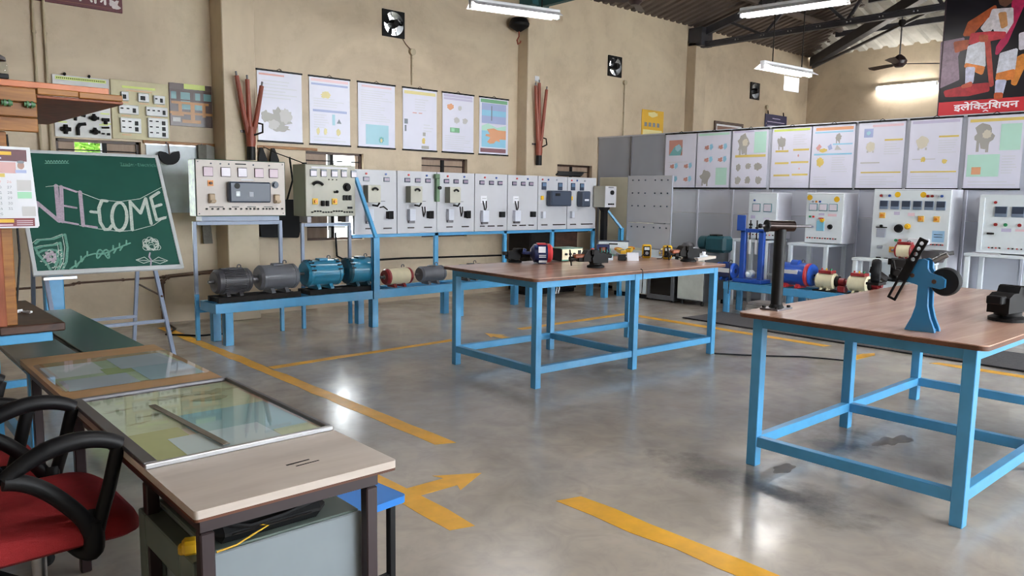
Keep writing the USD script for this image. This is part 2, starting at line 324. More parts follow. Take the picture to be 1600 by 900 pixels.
# greenery seen through the gaps
def bush(name, label, c, r, n, seed):
    g = np.random.default_rng(seed); t = thing(name, label, 'tree', (c[0], c[1], -.14))
    MB().tube([(0, 0, 0), (.05, 0, c[2] * .6), (0, .05, c[2])], [.09, .07, .04]).build('trunk', DARKWOOD, t)
    d = g.normal(size=(n, 3)); d /= np.linalg.norm(d, axis=1)[:, None]; p = d * (g.random(n)[:, None] ** .4) * np.array(r) + np.array([0, 0, c[2]])
    p[:, 2] = np.maximum(p[:, 2], .1)
    u = g.normal(size=(n, 3)); u /= np.linalg.norm(u, axis=1)[:, None]; w = np.cross(u, g.normal(size=(n, 3))); w /= np.linalg.norm(w, axis=1)[:, None]
    s = (.05 + .05 * g.random(n))[:, None]
    v = np.stack([p - u * s, p + w * s * .5, p + u * s, p - w * s * .5], 1).reshape(-1, 3); i = np.arange(n)[:, None] * 4
    f = np.vstack([np.hstack([i, i + 1, i + 2]), np.hstack([i, i + 2, i + 3])])
    MB().raw(v, f).build('foliage', LEAF, t, kind='stuff', smooth=False)
bush('garden_tree', 'leafy green tree outside the louvred window above the chalkboard', (2.9, 12.6, 1.9), (1.5, 1.0, 1.3), 9000, 3)
bush('garden_tree', 'leafy green tree outside the half open window behind the olive control box', (6.5, 13.2, 1.8), (.55, .6, 1.2), 3000, 4)

# roof: corrugated sheets, a dark slope over the poster wall, a pale translucent hip at the far end
def corrugated(o, du, L, dv_fn, pitch, amp, mat, name, parent):
    """wavy sheet: starts along du from o over length L; dv_fn(s) gives the run upslope at distance s"""
    prof = [(0, 0), (.3, 0), (.42, 1), (.68, 1), (.8, 0)]; us, hs = [], []
    for k in range(int(L / pitch) + 1):
        for a, h in prof: us.append((k + a) * pitch); hs.append(h * amp)
    us, hs = np.array(us), np.array(hs); keep = us <= L; us, hs = us[keep], hs[keep]
    o, du = np.array(o, float), np.array(du, float); v = []
    for j, (u, h) in enumerate(zip(us, hs)):
        base = o + du * u + Z3 * h; run = dv_fn(u); v += [base, base + run, base + Z3 * .004, base + run + Z3 * .004]
    n = len(us); f = []
    for j in range(n - 1):
        a, b = 4 * j, 4 * (j + 1); f += [(a, a + 1, b + 1), (a, b + 1, b), (a + 2, b + 3, a + 3), (a + 2, b + 2, b + 3)]
    return MB().raw(v, f).build(name, mat, parent, smooth=False)
ce = sroot('ceiling'); RIDGE = (YW + YB) / 2; HALF = YW - RIDGE
def rl(u): x = XB + u; return np.array([0, -1, SLOPE]) * min(HALF + .02, max(XF - x + .35, .02))
def rr(u): x = XB + u; return np.array([0, 1, SLOPE]) * min(HALF + .02, max(XF - x + .35, .02))
corrugated((XB, YW + .02, EAVE), X3, XF - XB, rl, .2, .035, ROOF, 'roof_sheet', ce)
corrugated((XB, YB - .02, EAVE), X3, XF - XB, rr, .2, .035, ROOF, 'roof_sheet', ce)
def rh(u): y = YB + u; d = min(y - YB, YW - y); return np.array([-1, 0, SLOPE]) * max(min(d + .35, HALF), .02)
corrugated((XF + .02, YB, EAVE), Y3, YW - YB, rh, .34, .05, ROOFLT, 'roof_sheet', ce)
MB().box(XB - .1, XB, YB, YW, EAVE, EAVE + .3).prism([(YB, 0), (YW, 0), (RIDGE, HALF * SLOPE + .1)], (XB - .1, 0, EAVE), Y3, Z3, .1 * X3).build('gable', WALL, ce)
pu = MB()
for k in range(1, 5):
    y = YW - k * 1.45; z = EAVE + SLOPE * (YW - y) - .06; pu.box(XB, XF - k * 1.45, y - .04, y + .04, z - .1, z)
pu.build('purlin', PURLIN, ce)
pu = MB()
for k in range(1, 5):
    x = XF - k * 1.25; z = EAVE + SLOPE * (XF - x) - .05; pu.box(x - .035, x + .035, YB + k * 1.25, YW - k * 1.25, z - .11, z)
pu.build('purlin', TRUSS, ce)
# steel trusses standing on the pillars
def truss(name, x, mat):
    t = sroot(name); y0 = YW - .02
    MB().box(x - .05, x + .05, YB, y0, 4.62, 4.72).box(x - .07, x + .07, YB, y0, 4.70, 4.725).build('bottom_chord', mat, t)
    c = MB(); zt = lambda y: EAVE + SLOPE * (min(YW - y, y - YB)) - .2
    for a, b in ((y0, RIDGE), (YB, RIDGE)): c.bar((x, a, zt(a)), (x, b, zt(b)), .1, .14)
    c.build('top_chord', mat, t)
    w = MB(); N = 9
    for k in range(1, N):
        ya, yb = y0 - (k - .5) * (y0 - YB) / N, y0 - k * (y0 - YB) / N
        if k < N: w.bar((x, ya, zt(ya)), (x, yb, 4.68), .05, .05); w.bar((x, yb, 4.68), (x, yb - .5 * (y0 - YB) / N, zt(yb - .5 * (y0 - YB) / N)), .05, .05)
    w.build('web_members', mat, t, smooth=False)
    MB().box(x - .19, x + .19, y0 - .32, y0, 4.64, 5.0, .01).build('bearing_plate', mat, t)
    b = MB()
    for k in range(10):
        for s in (-.03, .03): b.sphere((x - .055, 8.6 - k * .55 + s, 4.67), .014, 1)
    b.build('bolts', STEEL, t, kind='stuff')
truss('trim_1', 3.87, TRUSST); truss('trim_2', 8.9, TRUSST); truss('trim_3', 13.55, TRUSS)
t = sroot('trim_4')
MB().bar((18.3, 9.5, 4.93), (13.6, 4.75, 5.16), .16, .2).bar((18.3, 9.5, 4.80), (13.6, 4.75, 4.78), .05, .05).build('hip_tie', TRUSS, t)
# surface conduits
def pipe(label, pts, r, mat, cat='pipe', clips=0):
    t = thing('wall_conduit', label, cat); MB().tube(pts, r).build('tube', mat, t)
    c = MB(); P = np.array(pts, float)
    for k in range(clips):
        s = (k + .5) / clips * (len(P) - 1); i = min(int(s), len(P) - 2); q = P[i] + (P[i + 1] - P[i]) * (s - i); d = P[i + 1] - P[i]; d /= np.linalg.norm(d)
        c.cyl(q - d * .012, q + d * .012, r * 1.5, n=8)
    if clips: c.build('clips', mat, t, kind='stuff')
    return t
yw = YW - .018
t = pipe('thin conduit dropping from a round box below the first exhaust fan', [(6.61, yw, 3.62), (6.61, yw, 3.19)], .012, PIPE, clips=4)
MB().cyl((6.61, YW - .001, 3.66), (6.61, YW - .05, 3.66), .05).build('junction_box', PIPE, t)
MB().tube([(6.44, YW - .01, 3.84), (6.5, yw, 3.76), (6.59, yw, 3.69)], .006, 6).build('flex', PIPEB, t)
t = pipe('thin conduit dropping below the second exhaust fan to the grey partition', [(11.42, yw, 3.7), (11.42, yw, 2.3)], .012, PIPE, clips=4)
MB().cyl((11.42, YW - .001, 3.73), (11.42, YW - .045, 3.73), .045).build('junction_box', PIPE, t)
t = pipe('short thin conduit dropping below the third exhaust fan beside the blue name board', [(16.5, yw, 3.68), (16.5, yw, 3.0)], .012, PIPE, clips=3)
MB().cyl((16.5, YW - .001, 3.71), (16.5, YW - .045, 3.71), .045).build('junction_box', PIPE, t)
pipe('left one of the two vertical pipes on the wall above the timber stand', [(1.80, YW - .03, EAVE - .1), (1.80, YW - .03, 2.9), (1.80, YW - .03, .1)], .015, PIPE, clips=6)
pipe('right one of the two vertical pipes, beside the pipe fittings board', [(1.90, YW - .03, EAVE - .1), (1.90, YW - .03, 2.9), (1.90, YW - .03, .1)], .015, PIPE, clips=6)
pipe('brown horizontal conduit running low behind the chalkboard easel', [(1.3, yw, .52), (2.0, yw, .53), (2.1, yw, .55), (2.9, yw, .56), (3.64, yw, .58)], .012, PIPEB, clips=7)
pipe('brown conduit bent down to the floor right of the chalkboard easel', [(3.6, yw - .03, .6), (3.05, yw - .03, .57), (2.98, yw - .03, .5), (2.98, yw - .03, .03)], .022, PIPEB, clips=4)
pipe('dark cable looped low along the wall behind the small grey motors', [(5.3, 9.6, 1.05), (5.32, 9.6, .72), (5.5, 9.6, .63), (6.4, 9.6, .64), (7.4, 9.6, .62), (8.6, 9.6, .6)], .014, BLACK, 'cable')

# painted floor lines
def line(label, poly, cat='floor line'):
    t = thing('floor_line', label, cat, (0, 0, 0)); MB().prism(poly, (0, 0, .0004), X3, Y3, .0012 * Z3).build('paint', FLOORYEL, t, smooth=False); return t
def wob(p, n=14, a=.006, s=0):
    """edges a little uneven, as hand painted"""
    g = np.random.default_rng(s); q = Polygon(p).segmentize(.25); c = np.array(q.exterior.coords)[:-1]; return Polygon(c + g.normal(size=c.shape) * a)
def arrow(x0, y0, ang, L, w=.10, hw=.2, hl=.2):
    ca, sa = math.cos(ang), math.sin(ang); pts = [(0, -w / 2), (L - hl, -w / 2), (L - hl - .03, -hw / 2), (L, 0), (L - hl - .03, hw / 2), (L - hl, w / 2), (0, w / 2)]
    return [(x0 + a * ca - b * sa, y0 + a * sa + b * ca) for a, b in pts]
line('long yellow line running from the easel to the gap in the middle of the floor', wob([(2.83, 3.87), (2.96, 3.83), (2.95, 6.5), (2.93, 9.35), (2.82, 9.35), (2.83, 6.5)], s=1))
line('yellow line nearest the camera at the bottom edge of the picture', wob([(2.78, 2.73), (2.93, 2.70), (2.95, 1.0), (2.82, 1.0)], s=2))
line('yellow line crossing the floor from the long line to the corner leg of the middle table', wob([(2.95, 6.54), (2.95, 6.64), (5.1, 6.69), (5.1, 6.6)], s=3))
line('yellow line seen through the legs of the middle table', wob([(6.15, 6.66), (6.15, 6.77), (8.2, 6.77), (8.08, 6.67)], s=4))
line('yellow line along the edge of the dark rubber mat', wob([(8.06, 6.69), (8.2, 6.69), (8.2, 3.84), (8.08, 3.88)], s=5))
line('yellow line along the mat behind the right hand work table', wob([(8.09, 2.79), (8.22, 2.75), (8.26, .2), (8.14, .2)], s=6))
line('yellow arrow shaped mark behind the left leg of the middle table', wob(arrow(5.66, 6.2, math.pi / 2 + .02, .56, .11, .24, .22), s=7))
line('short yellow arrow on the floor between the two work tables', wob(arrow(7.66, 3.4, -.1, .5, .12, .12, .1), s=8))
line('yellow branching arrow beside the bright blue stool', Polygon(wob([(2.14, 2.8), (2.27, 2.76), (2.28, 4.0), (2.16, 4.0)], s=9)).union(Polygon(arrow(2.22, 3.31, -.03, .52, .13, .27, .22))))
mt = thing('rubber_mat', 'long dark grey rubber mat in front of the machine bench', 'mat', (8.4, 1.2, 0))
MB().prism(wob([(-.02, -1.4), (1.0, -1.4), (1.0, 4.79), (.06, 4.83), (.02, 3.6)], a=.01, s=11), (0, 0, .0005), X3, Y3, .008 * Z3).build('mat_sheet', MATR, mt, smooth=False)
MB().tube([(0, -1.4, .012), (-.01, .4, .012), (.0, 2.4, .012), (.03, 3.6, .012), (.06, 4.8, .012)], .008, 6).build('edge_bead', RUBBER, mt)
t = thing('floor_cable', 'thin black cable lying on the floor between the two work tables', 'cable')
MB().tube([(6.74, 4.38, .012), (6.92, 4.17, .009), (7.09, 3.97, .009), (7.32, 3.75, .009), (7.44, 3.53, .009), (7.5, 3.38, .009)], .008, 6).build('cord', BLACK, t)
t = thing('floor_cable', 'black cable trailing on the floor behind the chalkboard easel', 'cable')
MB().tube([(3.0, 9.55, .012), (2.95, 9.1, .012), (2.75, 8.8, .012), (3.0, 8.5, .012), (3.3, 8.45, .012)], .011, 6).build('cord', BLACK, t)
# scattered dirt marks of their own shape
g = np.random.default_rng(21)
def stain(label, x, y, rx, ry, mat, seed):
    th = np.linspace(0, 2 * np.pi, 28, endpoint=False); gg = np.random.default_rng(seed); r = 1 + .35 * np.sin(th * 2 + gg.random() * 6) * gg.random() + .25 * np.sin(th * 5 + gg.random() * 6) * gg.random()
    t = thing('floor_stain', label, 'stain'); MB().prism(np.stack([x + rx * r * np.cos(th), y + ry * r * np.sin(th)], 1), (0, 0, .0003), X3, Y3, .0006 * Z3).build('patch', mat, t, smooth=False)
STAIN = M('brown_floor_stain', '#6a5a4a', .35, var=.25, scale=12); OIL = M('oily_floor_stain', '#4a4744', .15, var=.35, scale=6)
stain('brown dirt patch on the concrete under the right hand work table', 5.25, 2.0, .16, .07, STAIN, 1)
stain('rusty stain at the foot of the left corner leg of the right table', 4.18, 2.2, .1, .05, STAIN, 3)
# ------------------------------------------------------------------ the two work tables
TH, TOPZ = .905, .932
def work_table(label, loc, rot, lw=.062):
    t = thing('work_table', label, 'table', loc, rot); HL, W = 1.236, 1.197
    top = rrect(-.07, 2 * HL + .07, -.06, W + .07, .05)
    MB().prism(top, (0, 0, TH), X3, Y3, .022 * Z3).build('tabletop_core', TOPEDGE, t)
    MB().prism(top.buffer(-.001), (0, 0, TH + .022), X3, Y3, (TOPZ - TH - .022) * Z3).build('tabletop', TOPWOOD, t)
    for i in range(3):
        for j in range(2):
            x = i * HL - (lw if i == 2 else lw / 2 if i == 1 else 0); y = j * W - (lw if j else 0)
            MB().box(x, x + lw, y, y + lw, 0, TH, .003).build('leg', BLUE, t)
    h = .062; z0, z1 = TH - h, TH
    MB().box(lw, 2 * HL - lw, .004, .012, z0, z1).box(lw, 2 * HL - lw, .012, .05, z1 - .008, z1).build('apron', BLUE, t)
    MB().box(lw, 2 * HL - lw, W - .012, W - .004, z0, z1).build('apron', BLUE, t)
    for x in (.004, 2 * HL - .012): MB().box(x, x + .008, lw, W - lw, z0, z1).build('apron', BLUE, t)
    r0, r1 = .12, .182
    for y in (.01, W - .06):
        MB().box(lw, HL - lw / 2, y, y + .05, r0, r1, .003).build('stretcher', BLUE, t); MB().box(HL + lw / 2, 2 * HL - lw, y, y + .05, r0, r1, .003).build('stretcher', BLUE, t)
    for x in (.006, HL - .025, 2 * HL - .056): MB().box(x, x + .05, lw, W - lw, r0, r1, .003).build('stretcher', BLUE, t)
    f = MB()
    return t
tabA = work_table('middle blue steel work table with a brown wooden top carrying vises and meters', (4.312, 4.499, 0), math.degrees(-.037))
tabB = work_table('right hand blue steel work table in front with the black post and the bending machine', (4.066, 1.196, 0), -.4)
def vise(label, x, y, z, rot, s=1., long=.0):
    """bench vise: swivel base, body with anvil, jaws, moving slide, screw and bar"""
    t = thing('bench_vise', label, 'vise', (x, y, z), rot)
    MB().lathe([(0, 0), (.085 * s, 0), (.085 * s, .35), (.06 * s, .6), (.06 * s, 1), (0, 1)], (0, 0, 0), (0, 0, .045 * s), 20).build('swivel_base', IRON, t)
    body = [(-.11, .045), (.05, .045), (.06, .09), (.045, .12), (.05, .165), (-.005, .17), (-.02, .14), (-.07, .14), (-.11, .12)]
    MB().prism([(a * s, b * s) for a, b in body], (0, -.05 * s, 0), X3, Z3, .10 * s * Y3).build('body', IRON, t)
    MB().box(.045 * s, .062 * s, -.07 * s, .07 * s, .125 * s, .17 * s, .003).build('jaw', SOOT, t)
    mv = [(.075, .17), (.11, .165), (.15, .11), (.15, .06), (.075, .06)]
    MB().prism([(a * s, b * s) for a, b in mv], (0, -.045 * s, 0), X3, Z3, .09 * s * Y3).build('moving_jaw', SOOT, t)
    MB().box(.064 * s, .078 * s, -.07 * s, .07 * s, .125 * s, .17 * s, .003).build('jaw', SOOT, t)
    MB().box(-.02 * s, (.2 + long) * s, -.03 * s, .03 * s, .058 * s, .115 * s, .006).build('slide', SOOT, t)
    MB().cyl((.14 * s, 0, .085 * s), ((.25 + long) * s, 0, .085 * s), .016 * s).cyl(((.25 + long) * s, 0, .085 * s), ((.28 + long) * s, 0, .085 * s), .024 * s).build('screw', SOOT, t)
    MB().cyl(((.265 + long) * s, -.03 * s, .17 * s), ((.265 + long) * s, .01 * s, -.04 * s + .06), .008 * s, n=8).build('handle_bar', SOOT, t)
    MB().box(-.16 * s, -.1 * s, -.035 * s, .035 * s, .09 * s, .13 * s, .006).build('anvil', IRON, t)
    return t
Z = TOPZ + .001
def vise_near(label, x, y, rot, s, rag=True):
    t = vise(label, x, y, Z, rot, s)
    if rag: MB().box(.1 * s, .24 * s, -.034 * s, .034 * s, .09 * s, .13 * s, .01).build('rusty_slide_top', REDWOOD, t, 'rust red slide')
vise('black bench vise at the back left corner of the middle table', 5.14, 5.69, Z, -20, .82)
vise_near('black bench vise in the middle of the front edge of the middle table', 5.42, 4.86, 160, .98)
vise_near('black bench vise near the front right end of the middle table', 6.76, 4.76, 165, .98)
vise('large black bench vise at the right edge of the picture on the near table', 4.98, 1.33, Z, -8, 1.15, .02)
vise('black bench vise at the far end of the right table behind the bending machine', 6.66, 2.6, Z - .0, 200, 1.12)
# small blue and red motor on the middle table
def small_motor():
    t = thing('electric_motor', 'navy blue motor with a red fan cover lying on the middle table', 'motor', (5.30, 5.46, Z), -35)
    MB().lathe([(0, 0), (.045, 0), (.088, .18), (.092, .24), (.092, .9), (.08, 1), (0, 1)], (-.12, 0, .1), (.17, 0, 0), 28).build('housing', NAVY, t)
    fin = MB()
    for a in np.linspace(0, 2 * np.pi, 26, endpoint=False): fin.bar((-.06, .093 * math.cos(a), .1 + .093 * math.sin(a)), (.03, .093 * math.cos(a), .1 + .093 * math.sin(a)), .004, .004, 0, up=(1e-3, math.cos(a), math.sin(a)))
    fin.build('fins', NAVY, t, kind='stuff', smooth=False)
    MB().lathe([(.094, 0), (.094, .55), (.07, .9), (.02, 1), (0, 1)], (.04, 0, .1), (.06, 0, 0), 28).build('fan_cover', RED, t)
    MB().cyl((-.12, 0, .1), (-.17, 0, .1), .016).cyl((-.17, 0, .11), (-.2, 0, .12), .03).build('shaft', NAVY, t)
    MB().box(-.05, .03, -.06, .06, 0, .014, .002).box(-.04, .02, -.07, -.045, .0, .05).box(-.04, .02, .045, .07, 0, .05).build('foot', NAVY, t)
    MB().box(-.06, .03, -.05, .05, .185, .2, .004).build('terminal_box', RED, t)
    MB().box(-.055, .015, -.1, -.096, .11, .17).build('rating_label', PAPERW, t); MB().box(-.05, .02, -.1, -.097, .06, .075).box(-.05, .02, -.1, -.097, .08, .09).build('label_strip', GREYP, t, smooth=False)
    MB().box(-.05, .03, -.098, -.092, .014, .035).build('base_label', PAPERW, t)
small_motor()
t = thing('power_supply', 'low black bench power supply with a white front and green lid', 'power supply', (5.58, 5.47, Z), -6)
MB().box(0, .28, 0, .22, .008, .128, .004).build('case', BLACK, t)
MB().box(-.004, .284, -.002, .224, .128, .136, .002).build('lid', M('pale_green_lid', '#5f8f80', .3), t)
MB().box(.005, .275, -.006, 0, .012, .126).build('front_panel', CREAM, t)
for k in range(3): MB().cyl((.05 + .055 * k, -.006, .075), (.05 + .055 * k, -.024, .075), .012).build('knob', BLACK, t)
MB().box(.215, .25, -.012, -.005, .055, .11).build('socket', BLACK, t); MB().box(.2, .235, -.012, -.005, .03, .045).box(.14, .155, -.012, -.005, .03, .045).build('terminal', BLACK, t)
MB().box(.0, .28, -.008, 0, .008, .02).build('front_trim', M('green_trim', '#3f8a70', .35), t)
def board_stack(label, x, y, rot):
    t = thing('circuit_board', label, 'circuit board', (x, y, Z), rot)
    MB().box(0, .2, 0, .26, 0, .05, .003).build('box', GREYP, t); MB().box(-.01, .21, -.01, .25, .05, .056).build('board', M('pcb_green', '#3f9a82', .4, var=.2, scale=40), t)
    c = MB(); g = np.random.default_rng(5)
    for k in range(26):
        x0, y0 = g.random(2) * [.17, .22]; c.box(x0, x0 + .01 + .02 * g.random(), y0, y0 + .01 + .02 * g.random(), .056, .062 + .02 * g.random())
    c.build('components', SOOT, t, kind='stuff', smooth=False)
    c = MB()
    for k in range(6): c.tube([(.02 + .03 * k, .05, .06), (.03 + .03 * k, .1, .1 + .01 * (k % 3)), (.06 + .03 * k, .2, .06)], .003, 5)
    c.build('loose_wires', M('teal_wire', '#4fb0a0', .5), t, kind='stuff')
    return t
board_stack('green circuit board with loose teal wires behind the middle vise', 6.02, 5.42, -40)
t = thing('choke_coil', 'dark blue wound transformer standing behind the green circuit board', 'transformer', (6.42, 5.66, Z), -40)
MB().box(-.07, .07, -.05, .05, 0, .03, .004).box(-.07, .07, -.05, .05, .11, .14, .004).box(-.07, -.045, -.05, .05, .02, .12).box(.045, .07, -.05, .05, .02, .12).build('core', NAVY, t); MB().cyl((0, 0, .03), (0, 0, .11), .042).build('winding', COPPER, t)
MB().cyl((-.12, -.06, .0), (-.12, -.06, .07), .018).sphere((-.12, -.06, .08), .022).build('red_terminal', REDP, t)
t = thing('name_card', 'small white paper card propped in front of the yellow meters', 'card', (6.26, 5.17, Z), -42)
MB().prism([(0, 0), (.004, 0), (.034, .085), (.03, .085)], (0, 0, 0), Y3, Z3, .12 * X3).prism([(.066, 0), (.07, 0), (.036, .085), (.032, .085)], (0, 0, 0), Y3, Z3, .12 * X3).build('folded_card', PAPERW, t, smooth=False)
MB().box(-.09, -.01, .02, .09, 0, .06, .004).build('black_backing', BLACK, t)
def meter_unit(label, x, y, rot, kind):
    t = thing('test_meter', label, 'meter', (x, y, Z), rot)
    if kind == 0:      # clamp meter, leaning
        MB().prism([(-.03, 0), (.03, 0), (.036, .09), (.03, .17), (-.03, .17), (-.036, .09)], (0, 0, .03), X3, np.array([0, .97, .12]), np.array([0, -.004, .034])).build('case', YEL, t)
        a = np.linspace(-.2, np.pi + .2, 14); MB().tube([(.04 * math.cos(q), .165 + .045 * math.sin(q), .07 + .01 * math.sin(q)) for q in a], .011).build('jaws', ORANGE, t)
        MB().box(-.022, .022, .03, .07, .066, .074).build('screen', SLATE, t); MB().box(-.05, .05, .02, .12, 0, .032, .006).build('pouch', GREYD, t)
    elif kind == 1:    # square meter in yellow holster with leads
        MB().box(-.05, .05, 0, .05, 0, .15, .014).build('holster', YEL, t); MB().box(-.036, .036, -.006, .01, .02, .13, .004).build('face', BLACK, t)
        MB().box(-.028, .028, -.009, -.005, .09, .12).build('screen', PALE, t); MB().cyl((0, -.006, .055), (0, -.016, .055), .018).build('dial', GREYD, t)
        MB().tube([(-.02, -.01, .03), (-.04, -.06, .05), (-.08, -.08, .012), (-.12, -.05, .008)], .004, 6).build('test_lead', BLACK, t)
    elif kind == 2:    # flat white plates
        MB().box(-.08, .08, -.03, .03, 0, .012, .003).build('base_plate', BLACK, t); MB().box(-.07, .07, -.024, .024, .012, .02, .003).build('cover', PAPERW, t)
    else:              # grey coil of wire with yellow bits
        th = np.linspace(0, 8 * np.pi, 90); MB().tube([((.075 + .004 * math.sin(9 * q)) * math.cos(q), (.06 + .004 * math.cos(5 * q)) * math.sin(q), .02 + .0028 * q) for q in th], .007, 6).build('coil', M('lilac_wire', '#a79fb4', .5), t)
        MB().tube([(.05, 0, .07), (.0, .05, .11), (-.05, .02, .09), (-.08, -.04, .05)], .009, 6).build('tie', M('pale_yellow_wire', '#dccb68', .5), t)
        MB().tube([(-.05, -.06, .01), (.06, -.12, .03), (.14, -.16, .008)], .007, 6).build('black_lead', BLACK, t)
    return t
meter_unit('yellow clamp meter leaning nearest the white card', 6.66, 5.56, -30, 0)
meter_unit('second yellow clamp meter with an orange jaw lying behind the first', 6.86, 5.66, -60, 0)
meter_unit('low black and white terminal block beside the white card', 6.52, 5.38, -40, 2)
meter_unit('yellow framed meter with a dark face in the middle of the row of meters', 6.72, 5.28, -44, 1)
meter_unit('coil of lilac wire with yellow ties and a black lead', 6.96, 5.2, -40, 3)
meter_unit('yellow box shaped meter at the right end of the row of meters', 6.80, 5.06, -44, 1)
t = thing('white_case', 'pale grey case with a dark slot standing behind the yellow meters', 'case', (6.86, 5.74, Z), -47)
MB().box(-.28, .06, -.0, .1, 0, .15, .008).build('case_body', PALE, t); MB().box(-.16, -.06, -.004, .002, .115, .13).build('slot', BLACK, t); MB().box(-.29, .07, -.005, .105, .15, .16, .003).build('lid', CHARC, t)
t = thing('wooden_tray', 'pale wooden board sticking out at the far right corner of the middle table', 'board', (7.06, 4.75, Z), 12)
MB().box(-.2, .3, 0, .2, 0, .03, .004).build('plank', PLY, t)
t = thing('paper_stack', 'loose white papers on the wooden board of the middle table', 'papers', (7.06, 4.75, Z + .031), 12)
for k in range(4): MB().box(-.17 + .02 * k, .12 + .02 * k, .02 + .012 * k, .15 + .01 * k, .004 * k, .004 * k + .0035).build('sheet', PAPERW, t)
t = thing('white_cup', 'small white cup at the right end of the papers', 'cup', (7.17, 4.86, Z + .031))
MB().lathe([(0, 0), (.025, 0), (.03, 1), (.027, 1), (.022, .08), (0, .08)], (0, 0, 0), (0, 0, .05), 20).build('cup_body', PAPERW, t)
t = thing('table_cable', 'two thin white leads hanging under the near rail of the middle table', 'cable')
for k in range(2): MB().tube([(4.62 + .03 * k, 4.6, .86), (4.625 + .03 * k, 4.58, .82), (4.62 + .03 * k, 4.59, .77)], .006, 6).build('lead', PAPERW, t)
def chain(label, x, y, L):
    t = thing('hanging_lead', label, 'cord'); MB().tube([(x, y + .02, .95), (x, y, .94), (x + .004, y - .004, .9), (x - .006, y - .006, .93 - L)], .004, 5).build('cord', SOOT, t)
chain('thin dark cord hanging from the middle vise over the table edge', 5.52, 4.38, .2); chain('thin dark cord hanging from the right vise over the table edge', 6.86, 4.33, .3)
# right table: black post with roller
t = thing('roller_post', 'tall black iron post on a base plate carrying a horizontal roller', 'roller stand', (4.30, 2.375, Z), 0)
MB().prism(rrect(-.09, .09, -.06, .06, .006), (0, 0, 0), X3, Y3, .01 * Z3).build('base_plate', STEELD, t)
for a, b in ((-.07, -.042), (.07, -.042), (-.07, .042), (.07, .042)): MB().cyl((a, b, .01), (a, b, .022), .012, n=6).build('bolt', SOOT, t)
MB().cyl((0, 0, .01), (0, 0, .485), .034, n=24).build('post', BLACK, t); MB().cyl((0, 0, .01), (0, 0, .03), .046, .036, n=24).build('collar', BLACK, t)
d = np.array([.86, -.5, 0.0]); d /= np.linalg.norm(d); c = np.array([0, 0, .505])
MB().cyl(c - d * .085, c + d * .085, .033, n=24).build('roller', M('bronze_black', '#2c211e', .25, .6), t); MB().cyl(c - d * .085, c - d * .095, .037, n=24).build('roller_cap', BLACK, t)
MB().cyl(c - d * .135, c + d * .09, .009).cyl(c + d * .08, c + d * .2, .008).build('spindle', STEELD, t); MB().sphere(tuple(c - d * .135), .014).build('end_knob', BLACK, t)
# bending machine: two blue side plates, black perforated arm, dark wheel
t = thing('bending_machine', 'blue twin plate hand bending machine with a black perforated arm and wheel', 'hand machine', (4.17, 1.505, Z), -88)
prof = [(-.07, 0), (.075, 0), (.07, .02), (.048, .07), (.032, .13), (.028, .235), (.085, .225), (.105, .235), (.105, .275), (.085, .29), (.032, .305), (.02, .325), (.018, .365), (-.005, .375), (-.032, .368), (-.045, .34), (-.09, .305), (-.09, .255), (-.02, .238), (-.024, .13), (-.04, .07), (-.062, .02)]
pl = Polygon(prof).buffer(.006, quad_segs=3).buffer(-.006, quad_segs=3)
for y in (0, .075): MB().prism(pl, (0, y, 0), X3, Z3, .022 * Y3).build('side_plate', MACHBLUE, t)
MB().box(-.06, .06, .02, .078, 0, .012).build('base_web', MACHBLUE, t)
MB().lathe([(0, 0), (.066, 0), (.072, .25), (.072, .75), (.066, 1), (0, 1)], (.095, .024, .262), (0, .048, 0), 32).build('wheel', RUBBER, t)
for a, b in ((-.05, .285), (.055, .262)): MB().cyl((a, -.004, b), (a, .1, b), .012, n=6).build('pivot_bolt', DARKWOOD, t)
ap, aq = np.array([-.14, -.02, .155]), np.array([-.002, -.02, .475]); dd = (aq - ap) / np.linalg.norm(aq - ap); L = np.linalg.norm(aq - ap)
sl = sbox(-.022, 0, .022, L); 
for k in range(4): sl = sl.difference(Point(0, L - .025 - .03 * k).buffer(.011, 6))
sl = sl.difference(sbox(-.012, .01, .012, .11))
MB().prism(sl, ap, np.cross([0, 1., 0], dd), dd, np.array([0, .012, 0])).build('perforated_arm', IRON, t)
MB().cyl((.03, .05, .36), (.09, .06, .40), .014).build('rod_stub', STEEL, t)
t = thing('crank_wheel', 'black round crank and lever lying by the far vise behind the bending machine', 'crank', (6.2, 2.62, Z), 0)
MB().lathe([(.0, 0), (.09, 0), (.1, .3), (.1, .7), (.09, 1), (0, 1)], (0, 0, .105), (.02, -.06, 0), 24).build('wheel', RUBBER, t); MB().bar((0, 0, .12), (.22, -.02, .03), .04, .05).build('lever', SOOT, t)
MB().box(-.05, .09, -.08, .02, 0, .02).build('foot_plate', SOOT, t)
# ------------------------------------------------------------------ machine bench along the poster wall
BR = 1.85        # the bench stands a touch out of square
BX, BY = 3.0, 7.80
def bench(label, loc, rot, L, legs, D=.40, H=.445):
    t = thing('machine_bench', label, 'bench', loc, rot)
    MB().box(0, L, 0, .012, H - .10, H).box(0, L, .012, .06, H - .012, H).build('front_beam', BLUE, t); MB().box(0, L, D - .012, D, H - .10, H).box(0, L, D - .06, D - .012, H - .012, H).build('back_beam', BLUE, t)
    MB().box(-.008, 0, -.002, D + .002, H - .1, H).build('end_beam', BLUE, t); MB().box(L, L + .008, -.002, D + .002, H - .1, H).build('end_beam', BLUE, t)
    for x in legs:
        for y in (.0, D - .09): MB().box(x, x + .085, y, y + .045, 0, H - .1, .003).box(x, x + .01, y, y + .085, 0, H - .1).build('leg', BLUE, t)
    for x in np.arange(.5, L - .2, .9): MB().box(x, x + .05, .03, D - .03, H - .05, H - .012).build('cross_bar', BLUE, t)
    return t
